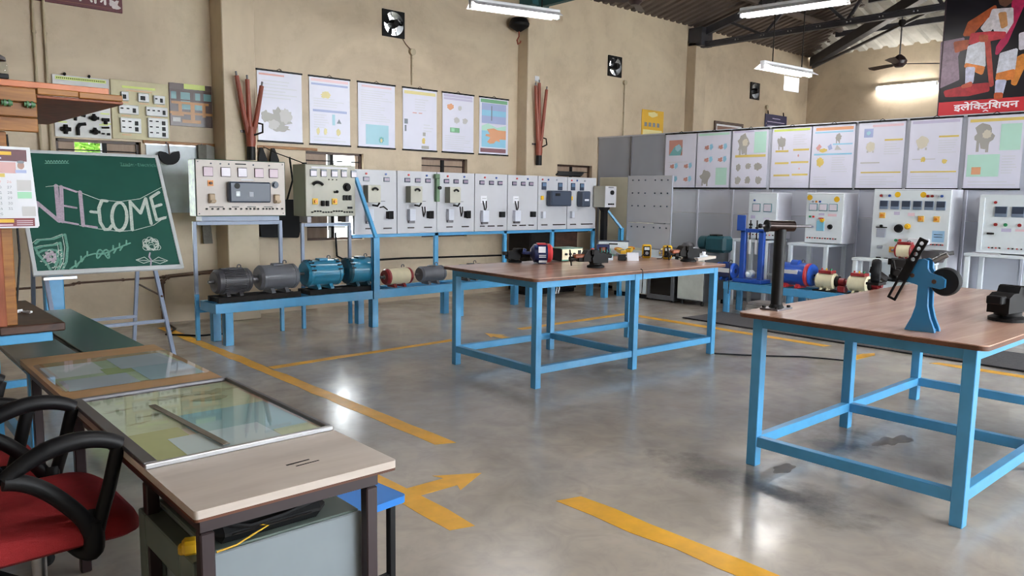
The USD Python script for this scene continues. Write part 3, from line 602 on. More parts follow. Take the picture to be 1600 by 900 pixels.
bench('long low blue steel bench along the poster wall carrying motors', (BX - .06, BY, 0), BR, 6.5, [.09, 1.88, 3.22, 4.53, 6.22])
def by(x): return BY + math.tan(math.radians(BR)) * (x - BX)
BH = .446
def fit(prof): return prof
def machine(name, label, x, y, z, L, r, mat, kind='gen', rot=BR, endmat=None, group=None, band=None):
    """motor or generator lying along x: housing, end shields, feet, shaft, terminal box, lifting eye"""
    t = thing(name, label, 'motor', (x, y, z), rot); zc = r + .03; em = endmat or mat
    MB().lathe([(0, 0), (.25 * r, 0), (.8 * r, .02), (.97 * r, .09), (r, .16), (r, .84), (.97 * r, .91), (.8 * r, .98), (.25 * r, 1), (0, 1)], (0, 0, zc), (L, 0, 0), 32).build('housing', mat, t)
    MB().lathe([(.3 * r, 0), (.85 * r, 0), (1.02 * r, .5), (1.02 * r, 1), (.9 * r, 1)], (-.004, 0, zc), (.13 * L, 0, 0), 32).build('end_shield', em, t)
    MB().lathe([(.9 * r, 0), (1.02 * r, 0), (1.02 * r, .5), (.85 * r, 1), (.3 * r, 1)], (L * .87 + .004, 0, zc), (.13 * L, 0, 0), 32).build('end_shield', em, t)
    v = MB()
    if kind == 'slots':
        for e in (.05, .82):
            for a in np.linspace(.3, 2.84, 9): v.bar((e * L, -r * 1.005 * math.cos(a), zc + r * 1.005 * math.sin(a)), ((e + .13) * L, -r * 1.005 * math.cos(a), zc + r * 1.005 * math.sin(a)), .012, .012, 0, up=(1e-3, -math.cos(a), math.sin(a)))
        v.build('vent_slots', SOOT, t, kind='stuff', smooth=False)
    if kind == 'fins':
        for a in np.linspace(0, 2 * np.pi, 40, endpoint=False): v.bar((.2 * L, r * 1.02 * math.cos(a), zc + r * 1.02 * math.sin(a)), (.8 * L, r * 1.02 * math.cos(a), zc + r * 1.02 * math.sin(a)), .006, .02, 0, up=(1e-3, math.cos(a), math.sin(a)))
        v.build('cooling_fins', mat, t, kind='stuff', smooth=False)
    for e in (.25, .62): MB().prism([(-r * .8, 0), (r * .8, 0), (r * .8, .012), (r * .45, r * .5), (-r * .45, r * .5), (-r * .8, .012)], (e * L, 0, 0), Y3, Z3, .1 * L * X3).build('foot', em, t)
    MB().cyl((-.06, 0, zc), (0, 0, zc), .018).build('shaft', STEELD, t)
    if kind != 'plain': MB().box(.36 * L, .62 * L, -.45 * r, .2 * r, zc + .93 * r, zc + 1.12 * r, .006).build('terminal_box', em, t)
    MB().tube([(.72 * L + .02 * math.cos(a), 0, zc + 1.02 * r + .02 + .02 * math.sin(a)) for a in np.linspace(-.6, 3.8, 10)], .006, 6).build('lifting_eye', STEELD, t)
    if band: MB().lathe([(r * 1.0, 0), (r * 1.012, 0), (r * 1.012, 1), (r * 1.0, 1)], (band[0] * L, 0, zc), ((band[1] - band[0]) * L, 0, 0), 32).build('colour_band', band[2], t)
    return t
def base_frame(label, x, L, mat, hh=.055):
    t = thing('base_frame', label, 'base frame', (x, by(x) + .04, BH + .001), BR); MB().box(0, L, 0, .05, 0, hh, .003).box(0, L, .23, .28, 0, hh, .003).build('rails', mat, t); MB().box(.02, .08, .05, .23, 0, hh * .8).box(L - .08, L - .02, .05, .23, 0, hh * .8).build('cross_member', mat, t)
    return hh
hb = base_frame('dark steel base frame under the two grey machines', 2.98, .93, SOOT); zb = BH + hb + .002
machine('generator', 'dark grey finned motor at the left end of the machine bench', 2.99, by(3.0) + .18, zb, .38, .125, GREYDK, 'fins')
machine('generator', 'plain grey generator coupled to the dark grey motor on the left', 3.47, by(3.5) + .18, zb, .44, .135, GREYMOT, 'gen')
t = thing('shaft_coupling', 'steel coupling between the two grey machines', 'coupling', (3.38, by(3.4) + .18, zb), BR); MB().cyl((-.002, 0, .158), (.045, 0, .158), .05).cyl((.05, 0, .158), (.084, 0, .158), .042).cyl((-.02, 0, .158), (.085, 0, .158), .018).build('hubs', STEELD, t)
hb2 = base_frame('black steel base frame under the two teal blue machines', 4.02, .94, IRON); zb = BH + hb2 + .002
machine('generator', 'left teal blue generator with vent slots on the machine bench', 4.02, by(4.0) + .18, zb, .44, .15, TEALBLUE, 'slots')
machine('generator', 'right teal blue generator with a dark end, next to the blue upright', 4.54, by(4.5) + .18, zb, .41, .15, TEALBLUE, 'slots', endmat=M('teal_dark_end', '#17485c', .35))
t = thing('shaft_coupling', 'black coupling between the two teal blue machines', 'coupling', (4.466, by(4.5) + .18, zb), BR); MB().cyl((0, 0, .182), (.07, 0, .182), .036).build('hubs', IRON, t)
def plinth(x, L): MB()
machine('generator', 'small grey ended motor with red rings and a cream middle on the bench', 5.09, by(5.1) + .15, BH + .002, .38, .1, CREAM, 'plain', endmat=DKRED)
machine('generator', 'small grey motor on the bench just right of the red and cream motor', 5.62, by(5.7) + .15, BH + .002, .38, .1, GREYMOT, 'gen')
machine('generator', 'small grey motor on the bench behind the corner of the middle table', 6.28, by(6.3) + .15, BH + .002, .38, .095, GREYDK, 'gen')
t = thing('blue_case', 'low blue box on the bench behind the middle table corner', 'box', (6.86, by(6.9) + .12, BH + .002), BR); MB().box(0, .3, 0, .2, 0, .09, .012).build('case_body', TEALBLUE, t); MB().box(.1, .2, .06, .1, .09, .11, .005).build('carry_handle', BLACK, t)
# ------------------------------------------------------------------ instrument fronts, in a frame whose front is -y
def F_meter(t, x, z, w, h, face=None, dep=.014, frame=None):
    p = MB().box(x - w / 2, x + w / 2, -dep, 0, z - h / 2, z + h / 2, .003).build('meter', frame or SLATE, t)
    MB().box(x - w * .44, x + w * .44, -dep - .002, -dep + .004, z - h * .44, z + h * .44).build('meter_face', face or METERF, p)
    return p
def F_knob(t, x, z, r, mat=None, dep=.03, plate=None):
    if plate: MB().box(x - r * 1.5, x + r * 1.5, -.006, 0, z - r * 1.5, z + r * 1.5, .002).build('switch_plate', plate, t)
    MB().cyl((x, 0, z), (x, -.008, z), r * 1.1).cyl((x, -.008, z), (x, -dep, z), r, r * .85).build('knob', mat or BLACK, t)
def F_rot(t, x, z, s=.05):
    p = MB().box(x - s / 2, x + s / 2, -.012, 0, z - s / 2, z + s / 2, .004).build('rotary_switch', YEL, t); MB().cyl((x, -.012, z), (x, -.026, z), s * .28).box(x - s * .08, x + s * .08, -.034, -.02, z - s * .26, z + s * .26).build('handle', ORANGE, p)
def F_lamp(t, x, z, r, mat): MB().sphere((x, -.004, z), r, 1, (1, .8, 1)).build('indicator_lamp', mat, t)
def F_terms(t, x0, x1, z, n, r=.008, mat=None):
    m = MB()
    for x in np.linspace(x0, x1, n): m.cyl((x, 0, z), (x, -.02, z), r, n=8)
    m.build('terminal_row', mat or BLACK, t, kind='stuff')
def F_box(t, name, x0, x1, z0, z1, d, mat, b=.006, d0=0., label=None): return MB().box(x0, x1, -d0 - d, -d0, z0, z1, b).build(name, mat, t, label)
def F_text(t, name, s, x, z, h, mat, d=.001):
    m = meshkit.text_mesh(s, h, .0012); v, f, _ = meshkit.arrays(m); return MB().raw(np.stack([v[:, 0] + x, -d - v[:, 2], v[:, 1] + z], 1), f).build(name, mat, t, smooth=False)
def F_print(t, name, polys, mat, d=.0008):
    g = shapely.union_all([p if hasattr(p, 'area') else sbox(*p) for p in polys])
    return MB().prism(g, (0, -d, 0), X3, Z3, .0006 * Y3).build(name, mat, t, kind='stuff' if len(polys) > 1 else None, smooth=False)

# panel stand 1 and its big white panel
PY = 8.20
def stand(label, x0, x1, ztop):
    t = thing('panel_stand', label, 'stand', (x0, PY + .055, 0), 0); w = x1 - x0
    for x in (0, w - .04): MB().box(x, x + .04, .02, .06, .0, .5, .002).build('lower_post', BLUE, t); MB().box(x + .002, x + .038, .022, .058, .5, ztop, .002).build('upper_post', BLUEGREY, t)
    MB().box(.04, w - .04, .02, .06, ztop - .04, ztop, .002).build('top_rail', BLUEGREY, t); MB().box(.04, w - .04, .02, .06, .30, .36, .002).build('lower_rail', BLUE, t)
    return t
stand('grey blue tubular stand holding the large white control panel', 2.90, 3.90, 1.275)
t = thing('control_console', 'large white control panel with a dark drive unit and five square meters', 'control panel', (2.915, PY, 1.28))
tilt = lambda v: np.stack([v[:, 0], v[:, 1], v[:, 2]], 1)
MB().box(0, .985, .006, .2, .05, .645, .004).build('box', M('green_reflection', '#62a03c', .35, var=.6, scale=16), t, 'box sides coloured with a mottled green reflection')  # mottled green reflection painted into the box colour
MB().box(.06, .92, .02, .19, 0, .05).build('foot_rail', BLUEGREY, t)
MB().box(-.006, .99, -.004, .006, .05, .65, .002).build('panel_edge', M('dark_green_edge', '#2c4a38', .5), t)
fr = MB().box(.003, .981, -.012, -.004, .058, .642, .002).build('front_plate', PANELW, t)
def sh(v): return v
def panel1():
    o = thing; D0 = .012
    class T: pass
    for k, (u, p) in enumerate(((.13, METERP), (.32, METERF), (.505, METERF), (.695, METERP), (.865, METERP))):
        q = MB().box(u * .98 - .052, u * .98 + .052, -.024, -.012, .47, .57, .003).build('meter', DKBROWN, t); MB().box(u * .98 - .047, u * .98 + .047, -.026, -.02, .475, .565).build('meter_face', p, q)
    MB().box(.32, .78, -.10, -.012, .20, .42, .014).build('drive_unit', CHARC, t, 'charcoal motor drive with keypad')
    MB().cyl((.40, -.1, .375), (.40, -.106, .375), .03).build('drive_dial', BLACK, t); MB().box(.385, .43, -.103, -.098, .265, .32, .002).build('drive_keypad', PALE, t); MB().box(.53, .58, -.102, -.098, .26, .315, .002).build('drive_mark', GREYD, t)
    MB().box(.12, .18, -.016, -.011, .37, .43, .002).build('switch_plate', ORANGE, t); MB().cyl((.15, -.014, .4), (.15, -.04, .4), .014).build('knob', DARKWOOD, t)
    MB().cyl((.865, -.012, .395), (.865, -.02, .395), .04).cyl((.865, -.02, .395), (.865, -.045, .395), .026).build('knob', CHARC, t)
    for u in (.15, .87): MB().box(u - .03, u + .03, -.06, -.012, .19, .29, .006).box(u - .02, u + .035, -.075, -.05, .2, .225, .004).build('contactor', M('tan_contactor', '#b59e82', .5), t)
    tt = MB()
    for x in np.concatenate([np.linspace(.1, .28, 4), np.linspace(.35, .47, 3), np.linspace(.53, .66, 4), np.linspace(.72, .83, 4), np.linspace(.88, .94, 2)]): tt.cyl((x, -.012, .13), (x, -.032, .13), .009, n=8)
    tt.build('terminal_row', BLACK, t, kind='stuff')
    tt = MB()
    for x0, x1 in ((.13, .28), (.37, .45), (.54, .64), (.73, .83)): tt.box(x0, x1, -.014, -.012, .148, .155)
    tt.build('terminal_legend', BLACK, t, kind='stuff', smooth=False)
    for x in (.16, .26, .35, .62, .8): MB().cyl((x, -.012, .605), (x, -.022, .605), .008, n=8).build('indicator_lamp', CHARC, t)
    MB().box(.42, .54, -.0135, -.012, .603, .615).build('title_strip', BLACK, t); MB().box(.48, .62, -.0135, -.012, .435, .45).build('paper_strip', PAPERW, t)
    for x in (.025, .955):
        for z in (.08, .62): MB().cyl((x, -.012, z), (x, -.016, z), .007, n=8).build('screw', STEELD, t)
panel1()
stand('grey blue tubular stand holding the olive control box', 4.13, 4.79, 1.24)
t = thing('control_box', 'deep olive grey control box with five small meters and two yellow switches', 'control box', (4.14, PY - .01, 1.245))
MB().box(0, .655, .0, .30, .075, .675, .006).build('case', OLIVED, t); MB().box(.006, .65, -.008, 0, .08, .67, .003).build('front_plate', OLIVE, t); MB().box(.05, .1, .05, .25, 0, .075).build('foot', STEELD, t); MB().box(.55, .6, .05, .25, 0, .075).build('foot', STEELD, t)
def P2():
    for k, u in enumerate((.1, .255, .42, .57, .725)):
        w = .085 if k in (0, 2) else .075; q = MB().box(u * .84 - w / 2 + .02, u * .84 + w / 2 + .02, -.02, -.008, .535, .62, .003).build('meter', SLATE, t)
        MB().box(u * .84 - w * .42 + .02, u * .84 + w * .42 + .02, -.022, -.016, .541, .60).build('meter_face', METERF, q)
    MB().box(.08, .55, -.0105, -.008, .628, .65).build('title_strip', PAPERW, t)
    th = np.linspace(.5, 2.6, 9); MB().tube([(.15 + .07 * math.cos(a), -.03, .41 + .06 * math.sin(a)) for a in th], .017).build('handle', BLACK, t)
    MB().cyl((.535, -.008, .42), (.535, -.02, .42), .05).cyl((.535, -.02, .42), (.535, -.05, .42), .038, .03).build('dial', IRON, t)
    MB().cyl((.375, -.008, .36), (.375, -.045, .36), .012).sphere((.385, -.05, .365), .018).build('toggle', BLACK, t)
    for x in (.12, .37): MB().box(x - .035, x + .035, -.02, -.008, .215, .285, .004).build('rotary_switch', YEL, t); MB().cyl((x, -.02, .25), (x, -.04, .25), .016).build('knob', ORANGE, t)
    for x in (.21, .27): MB().box(x - .016, x + .016, -.045, -.008, .195, .26, .004).build('toggle_switch', SOOT, t)
    for x in (.495, .535, .575): MB().box(x - .014, x + .014, -.03, -.008, .265, .325, .003).build('fuse_holder', BLACK, t)
    m = MB()
    for x in np.linspace(.08, .6, 16): m.cyl((x, -.008, .125 + .012 * (int(x * 50) % 2)), (x, -.03, .125 + .012 * (int(x * 50) % 2)), .009, n=8)
    m.build('terminal_row', BLACK, t, kind='stuff')
    MB().box(.54, .6, -.03, -.008, .165, .19, .004).build('plug', BLACK, t)
    for x in (.3, .35, .4): MB().cyl((x, -.008, .505), (x, -.016, .505), .006, n=8).build('indicator_lamp', SOOT, t)
P2()
t = thing('power_lead', 'thin black cord hanging above the olive control box', 'cord'); MB().tube([(4.30, 9.62, 2.17), (4.27, 9.2, 2.08), (4.22, 8.45, 1.95), (4.21, 8.33, 1.925)], .006, 6).build('cord', BLACK, t); MB().box(4.19, 4.23, 8.3, 8.36, 1.921, 1.94, .004).build('plug', BLACK, t)
# blue frame that carries the row of switchboards
SY = 8.25
t = thing('steel_rack', 'sky blue angle steel frame with sloping braces behind the row of white switchboards', 'rack', (4.80, SY, 0))
MB().box(0, 4.4, .03, .07, 1.05, 1.09, .002).build('bottom_rail', BLUE, t); MB().box(0, 4.4, .03, .07, 1.82, 1.86, .002).build('top_rail', BLUE, t)
for x in (1.24, 2.46, 3.42, 4.34): MB().box(x, x + .06, .03, .07, .448, 1.86, .002).build('back_post', BLUE, t)
yo = by(4.87) - SY - .008
MB().box(.03, .12, yo, yo + .008, .0 + .345, 1.08).box(.03, .038, yo, yo + .05, .345, 1.08).build('front_post', BLUE, t)
MB().bar((.075, yo + .005, 1.07), (.02, -.035, 1.78), .05, .035).build('brace', BLUE, t)
yo2 = 8.02 - SY
MB().box(4.72, 4.80, yo2, yo2 + .008, 0, 1.1).box(4.72, 4.728, yo2, yo2 + .05, 0, 1.1).build('front_post', BLUE, t); MB().bar((4.76, yo2 + .005, 1.08), (4.38, .0, 1.6), .05, .035).build('brace', BLUE, t)
# seven switchboards
def switchboard(label, x, w, kind):
    t = thing('switchboard', label, 'switchboard', (x + .006, SY, 1.095)); w -= .012; h = .79
    MB().box(0, w, -.012, .028, 0, h, .002).build('panel', WHITE, t)
    def at(n, x0, x1, d, z0, z1, m, b=.003, lab=None, parent=None): return MB().box(x0, x1, -.012 - d, -.012 + .001, z0, z1, b).build(n, m, parent or t, lab)
    def lampz(x, z, m): MB().cyl((x, -.012, z), (x, -.024, z), .013, n=10).build('indicator_lamp', m, t)
    def meter(x, z, ww=.085):
        q = at('meter', x - ww / 2, x + ww / 2, .012, z - .028, z + .028, SLATE); at('meter_face', x - ww * .4, x + ww * .4, .014, z - .016, z + .018, M('meter_mauve', '#8d7f92', .3), 0, parent=q)
    if kind in ('A', 'B', 'C'):
        lampz(.17, h - .05, REDP if kind != 'x' else BLUEP); lampz(.45, h - .05, BLUEP)
        for x in ((.17, .46) if kind == 'A' else (.15, .31, .47)): meter(x, h - .115)
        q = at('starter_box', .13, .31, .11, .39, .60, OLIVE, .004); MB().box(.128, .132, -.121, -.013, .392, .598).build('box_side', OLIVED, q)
        th = np.linspace(.4, 2.7, 8); MB().tube([(.225 + .04 * math.cos(a), -.135, .525 + .04 * math.sin(a)) for a in th], .012).build('handle', BLACK, q)
        MB().tube([(.2, -.1, .36), (.26, -.125, .35), (.29, -.12, .385)], .012).build('cable_elbow', BLACK, q)
        at('contactor', .15, .24, .06, .16, .31, GREYP, .004); at('contactor_base', .155, .25, .03, .13, .16, STEELD)
        at('breaker', .45, .53, .05, .19, .28, BLACK, .004)
        F2 = MB()
        for k in range(3): F2.box(.455 + .025 * k, .472 + .025 * k, -.075, -.06, .185, .285)
        F2.build('breaker_poles', IRON, t, kind='stuff', smooth=False)
        MB().tube([(.36, -.016, .33), (.41, -.024, .34), (.47, -.016, .3)] if kind == 'A' else [(.38, -.016, .34), (.39, -.022, .26), (.40, -.02, .21), (.425, -.016, .27), (.42, -.016, .34)], .008, 6).build('jumper_lead', SOOT, t)
        at('title_strip', .37, .44, .001, .405, .41, BLACK, 0)
        a, b = (.16, .26), (.42, .52)
    elif kind == 'D':
        lampz(.17, h - .05, REDP); lampz(.38, h - .05, BLUEP)
        for x in (.12, .29, .45): meter(x, h - .12)
        at('wiring_tag', .1, .21, .002, .39, .49, PAPERW, 0); at('title_strip', .13, .2, .003, .45, .455, BLACK, 0)
        MB().tube([(.14, -.016, .42), (.16, -.026, .33), (.17, -.02, .26), (.2, -.02, .33), (.2, -.016, .42)], .008, 6).build('jumper_lead', SOOT, t)
        at('contactor', .1, .21, .06, .13, .29, GREYP, .004); at('contactor_base', .11, .22, .03, .1, .13, STEELD); at('breaker', .44, .52, .05, .19, .27, BLACK, .004)
        a, b = (.1, .17), (.24, .35)
    else:
        for x, m in ((.08, REDP), (.2, BLUEP), (.38, GREYD)): lampz(x, h - .05, m)
        for x in ((.11, .45) if kind == 'E' else (.11, .31)):
            q = at('meter', x - .045, x + .045, .014, h - .2, h - .09, SLATE); at('meter_face', x - .036, x + .036, .016, h - .15, h - .1, M('screen_blue', '#5a7390', .25), 0, parent=q)
        if kind == 'E': q = MB().box(.16, .6, -.13, -.012, .35, .58, .016).build('drive_unit', CHARC, t); MB().box(.24, .34, -.134, -.128, .5, .54).build('drive_screen', BLACK, q)
        else: q = MB().box(.2, .38, -.15, -.012, .34, .58, .016).build('drive_unit', CHARC, t); MB().box(.24, .33, -.154, -.148, .43, .46).build('drive_label', PAPERW, q)
        at('contactor', .06, .12, .05, .17, .27, GREYP, .004); at('rotary_switch', .05, .1, .02, .44, .5, YEL, .003)
        a, b = (.08, .2), (.32, .56)
    m = MB()
    for p, q in (a, b) if kind != 'D' else (a, b, (.42, .5)):
        for x in np.arange(p, q, .02): m.cyl((x, -.012, .07), (x, -.03, .07), .008, n=8)
    m.build('terminal_row', DKBROWN, t, kind='stuff')
    return t
SX = [4.80, 5.42, 6.04, 6.68, 7.28, 7.88, 8.50, 9.16]
SL = ['white switchboard with the olive starter box, leftmost of the row', 'white switchboard with the olive starter box and a green strip at its right edge', 'white switchboard with the third olive starter box from the left', 'plain white switchboard right of the last olive starter box', 'plain white switchboard left of the large charcoal drive',
      'white switchboard carrying the wide charcoal drive unit', 'white switchboard carrying the narrow charcoal drive, rightmost of the row']
for k, kd in enumerate('ABCDDEF'): switchboard(SL[k], SX[k], SX[k + 1] - SX[k], kd)
t = thing('green_bracket', 'dark green metal bracket clamped at the joint of two switchboards', 'bracket', (6.02, SY - .013, 1.5)); MB().box(-.02, .035, -.05, 0, 0, .36, .004).box(-.04, .03, -.06, -.01, .3, .36, .004).build('plate', M('moss_green_paint', '#5d7a5c', .5), t); MB().cyl((.02, -.05, .18), (.02, -.08, .18), .022).build('clamp_knob', BLACK, t)
t = thing('black_strips', 'coil of black cable lying on top of the rightmost switchboards', 'cable coil', (8.55, SY + .02, 1.886)); th = np.linspace(0, 6 * np.pi, 70)
MB().tube([(.27 * math.cos(a) + .02 * a / 6, .045 * math.sin(a), .02 + .003 * a) for a in th], .014, 6).build('coil', BLACK, t)
# small switch box on its own black stand at the end of the row
t = thing('switch_box', 'small pale switch box with one black knob on a black column at the row end', 'switch box', (9.07, 7.98, 0))
MB().box(0, .26, 0, .24, 1.43, 1.76, .004).build('case', OLIVE, t); MB().box(.0, .26, -.008, 0, 1.432, 1.758, .002).build('front_plate', WHITE, t); MB().cyl((.15, -.008, 1.66), (.15, -.03, 1.66), .035).build('knob', BLACK, t)
m = MB()
for x in (.08, .13, .18): m.cyl((x, -.008, 1.48), (x, -.03, 1.48), .012, n=8)
m.build('terminal_row', BLACK, t, kind='stuff'); MB().box(.07, .19, -.01, -.008, 1.735, 1.745).build('title_strip', BLACK, t)
MB().prism([(.03, 1.43), (.23, 1.43), (.17, 1.37), (.17, .46), (.09, .46), (.09, 1.37)], (0, .08, 0), X3, Z3, .08 * Y3).build('column', IRON, t); MB().box(-.02, .28, .0, .28, .448, .46).build('base_plate', IRON, t)
# things behind the boards, by the wall
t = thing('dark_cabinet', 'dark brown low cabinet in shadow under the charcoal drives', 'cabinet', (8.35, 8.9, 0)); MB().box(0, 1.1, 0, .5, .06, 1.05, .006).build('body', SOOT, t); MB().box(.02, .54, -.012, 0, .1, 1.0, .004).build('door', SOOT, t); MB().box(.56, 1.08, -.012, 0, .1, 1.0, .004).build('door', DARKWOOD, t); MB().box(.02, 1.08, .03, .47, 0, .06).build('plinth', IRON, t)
t = thing('tool_bag', 'black cloth bag hanging behind the white control panel', 'bag', (4.42, 9.42, 1.05)); MB().prism(Polygon([(-.24, .0), (.22, -.02), (.26, .14), (.2, .42), (-.2, .42), (-.26, .2)]).buffer(.03), (0, 0, 0), X3, Z3, .1 * Y3).build('pouch', RUBBER, t); MB().tube([(.2, .04, .16), (.3, .02, .2), (.42, -.1, .26), (.5, -.3, .3)], .025).build('sleeve', RUBBER, t)
MB().tube([(.1, .05, .4), (.2, .06, .7), (.16, .05, 1.0)], .012, 6).build('strap', RUBBER, t)
for x, lab, hh in ((4.26, 'left black pointed rubber glove hanging from the wooden rail', .17), (4.42, 'right black pointed rubber glove hanging from the wooden rail', .17)):
    t = thing('rubber_glove', lab, 'glove', (x, 9.55, 1.86)); MB().prism(Polygon([(-.05, 0), (.05, 0), (.045, .15), (-.01, .29), (-.03, .29), (-.055, .15)]).buffer(.008), (0, 0, 0), X3, Z3, .05 * Y3).build('glove_body', RUBBER, t)
t = thing('wall_rail', 'thin pale wooden rail on the wall above the olive control box', 'rail', (4.2, YW - .03, 2.155)); MB().box(0, .86, 0, .03, 0, .035, .004).build('batten', PINE, t)
t = thing('wall_rail', 'brown wooden rail on the wall above the white board by the pillar', 'rail', (2.84, YW - .03, 2.14)); MB().box(0, .84, 0, .03, 0, .035, .004).build('batten', PINE, t)
for x in (.25, .66): MB().cyl((x, 0, .01), (x, -.04, .02), .006, n=6).build('nail', STEELD, t)
t = thing('white_board', 'plain white board on the wall behind the chalkboard', 'board', (2.87, YW - .02, 1.33)); MB().box(0, .78, 0, .018, 0, .8, .002).build('sheet', M('bluish_white_board', '#c3ccd2', .35), t); MB().box(-.01, .785, -.004, .0, .795, .81).build('edge_strip', ALU, t)
t = thing('rubber_pad', 'half moon shaped black rubber pad hung on a cord over the white board', 'pad', (3.11, YW - .10, 1.98)); a = np.linspace(np.pi, 2 * np.pi, 14)
MB().prism(Polygon([(.105 * math.cos(q), .1 * math.sin(q)) for q in a] + [(.1, .04), (.05, .02), (0, -.01), (-.05, .02), (-.1, .03)]).buffer(.012), (0, 0, .03), X3, Z3, .05 * Y3).build('pad', RUBBER, t); MB().tube([(0, .02, .03), (.0, .03, .1), (-.0, .05, .17)], .008, 6).build('cord', PIPEB, t)
t = thing('canvas_sling', 'grey canvas sling hanging at the end of the brown rail', 'sling', (3.5, YW - .08, .95)); MB().prism([(-.05, 1.2), (.05, 1.2), (.045, 1.0), (.05, .5), (.09, 0), (-.02, 0), (-.05, .6)], (0, 0, 0), X3, Z3, .03 * Y3).build('strap', M('grey_canvas', '#6d6a64', .9, var=.2, scale=20), t)
t = thing('grey_cloth', 'pale grey cloth hanging beside the pillar on the brown rail', 'cloth', (3.62, YW - .04, 1.75)); MB().prism(Polygon([(-.05, .4), (.03, .38), (.035, .2), (.03, .02), (-.04, 0), (-.05, .2)]).buffer(.01), (0, 0, 0), X3, Z3, .03 * Y3).build('cloth', M('grey_cloth_weave', '#a8a6a4', .9, var=.1, scale=20), t)
# ------------------------------------------------------------------ wall charts
PW, PH = .612, .90
def flat(name, col, rough=.35): return M('ink_' + name, '#%02x%02x%02x' % tuple(int(int(col[i:i + 2], 16) * .7 + 222 * .3) for i in (1, 3, 5)), rough, var=.03)
INK = dict(red=flat('red', '#d88a86'), blue=flat('blue', '#8f9fd6'), yel=flat('yellow', '#e0cf7c'), gold=flat('gold', '#d9b640'), green=flat('green', '#7fcf9a'), mint=flat('mint', '#a8e0cc'), sky=flat('sky', '#8cc8dc'), grey=flat('grey', '#b3b0b0'), dgrey=flat('dark_grey', '#8f8a85'),
    text=flat('text', '#cdcfdc'), dark=flat('dark', '#55606e'), orange=flat('orange', '#e08a55'), pink=flat('pink', '#e6b9c8'), teal=flat('teal', '#4fa6b0'), rust=flat('rust', '#b8695a'), forest=flat('forest', '#4f9a62'), cyan=flat('cyan', '#74c2e8'), beige=flat('beige', '#c9c0a8'), mauve=flat('mauve', '#b7aed6'), maroon=flat('maroon', '#6b2f3c'), lime=flat('lime', '#c6d94a'))
def blob(x, z, rx, rz, seed=0, n=22, rough=.25):
    g = np.random.default_rng(seed); th = np.linspace(0, 2 * np.pi, n, endpoint=False); r = 1 + rough * (g.random(n) - .5) * 1.6
    return Polygon(np.stack([x + rx * r * np.cos(th), z + rz * r * np.sin(th)], 1)).buffer(0)
def gearlike(x, z, r, seed=0, legs=True):
    g = blob(x, z, r, r * .85, seed, 18, .35)
    return g.union(sbox(x - r * .7, z - r * 1.25, x - r * .4, z)).union(sbox(x + r * .3, z - r * 1.3, x + r * .62, z)) if legs else g
def textlines(x0, x1, z0, z1, n, seed=0):
    g = np.random.default_rng(seed); dz = (z1 - z0) / n; return [(x0, z0 + i * dz + dz * .3, x0 + (x1 - x0) * (.6 + .4 * g.random()), z0 + i * dz + dz * .62) for i in range(n)]
def chart(name, label, loc, rot, items, group, rods=True, bow=.0):
    """hanging wall chart: printed sheet between two dark rods"""
    t = thing(name, label, 'poster', loc, rot)
    m = MB(); N = 12; v = []
    for i in range(N + 1):
        z = PH * i / N; y = -.012 - bow * math.sin(math.pi * i / N)
        v += [(0, y, z), (PW, y, z), (0, y + .002, z), (PW, y + .002, z)]
    f = []
    for i in range(N):
        a, b = 4 * i, 4 * i + 4; f += [(a, a + 1, b + 1), (a, b + 1, b), (a + 2, b + 3, a + 3), (a + 2, b + 2, b + 3), (a, b, b + 2), (a, b + 2, a + 2), (a + 1, a + 3, b + 3), (a + 1, b + 3, b + 1)]
    m.raw(v, f).build('sheet', PAPER, t, smooth=False)
    for z in (0, PH): MB().box(-.012, PW + .012, -.022, -.004, z - .011, z + .011, .003).build('rod', BLACK, t)
    MB().tube([(PW * .44, -.01, PH + .01), (PW * .5, -.004, PH + .035), (PW * .56, -.01, PH + .01)], .004, 5).build('hanger', BLACK, t)
    by_ink = {}
    for ink, shape in items: by_ink.setdefault(ink, []).extend(shape if isinstance(shape, list) else [shape])
    for k, (ink, shapes) in enumerate(by_ink.items()):
        g = shapely.union_all([sbox(*s) if isinstance(s, tuple) else s.buffer(0) for s in shapes])
        mm = MB().prism(shapely.affinity.scale(g, PW, PH, origin=(0, 0)), (0, -.0128 - .0003 * k, 0), X3, Z3, .0006 * Y3)
        mm.build(f'{ {"text": "printed_text"}.get(ink, "printed_picture") }', INK[ink], t, kind='stuff', smooth=False)
    return t
import shapely.affinity
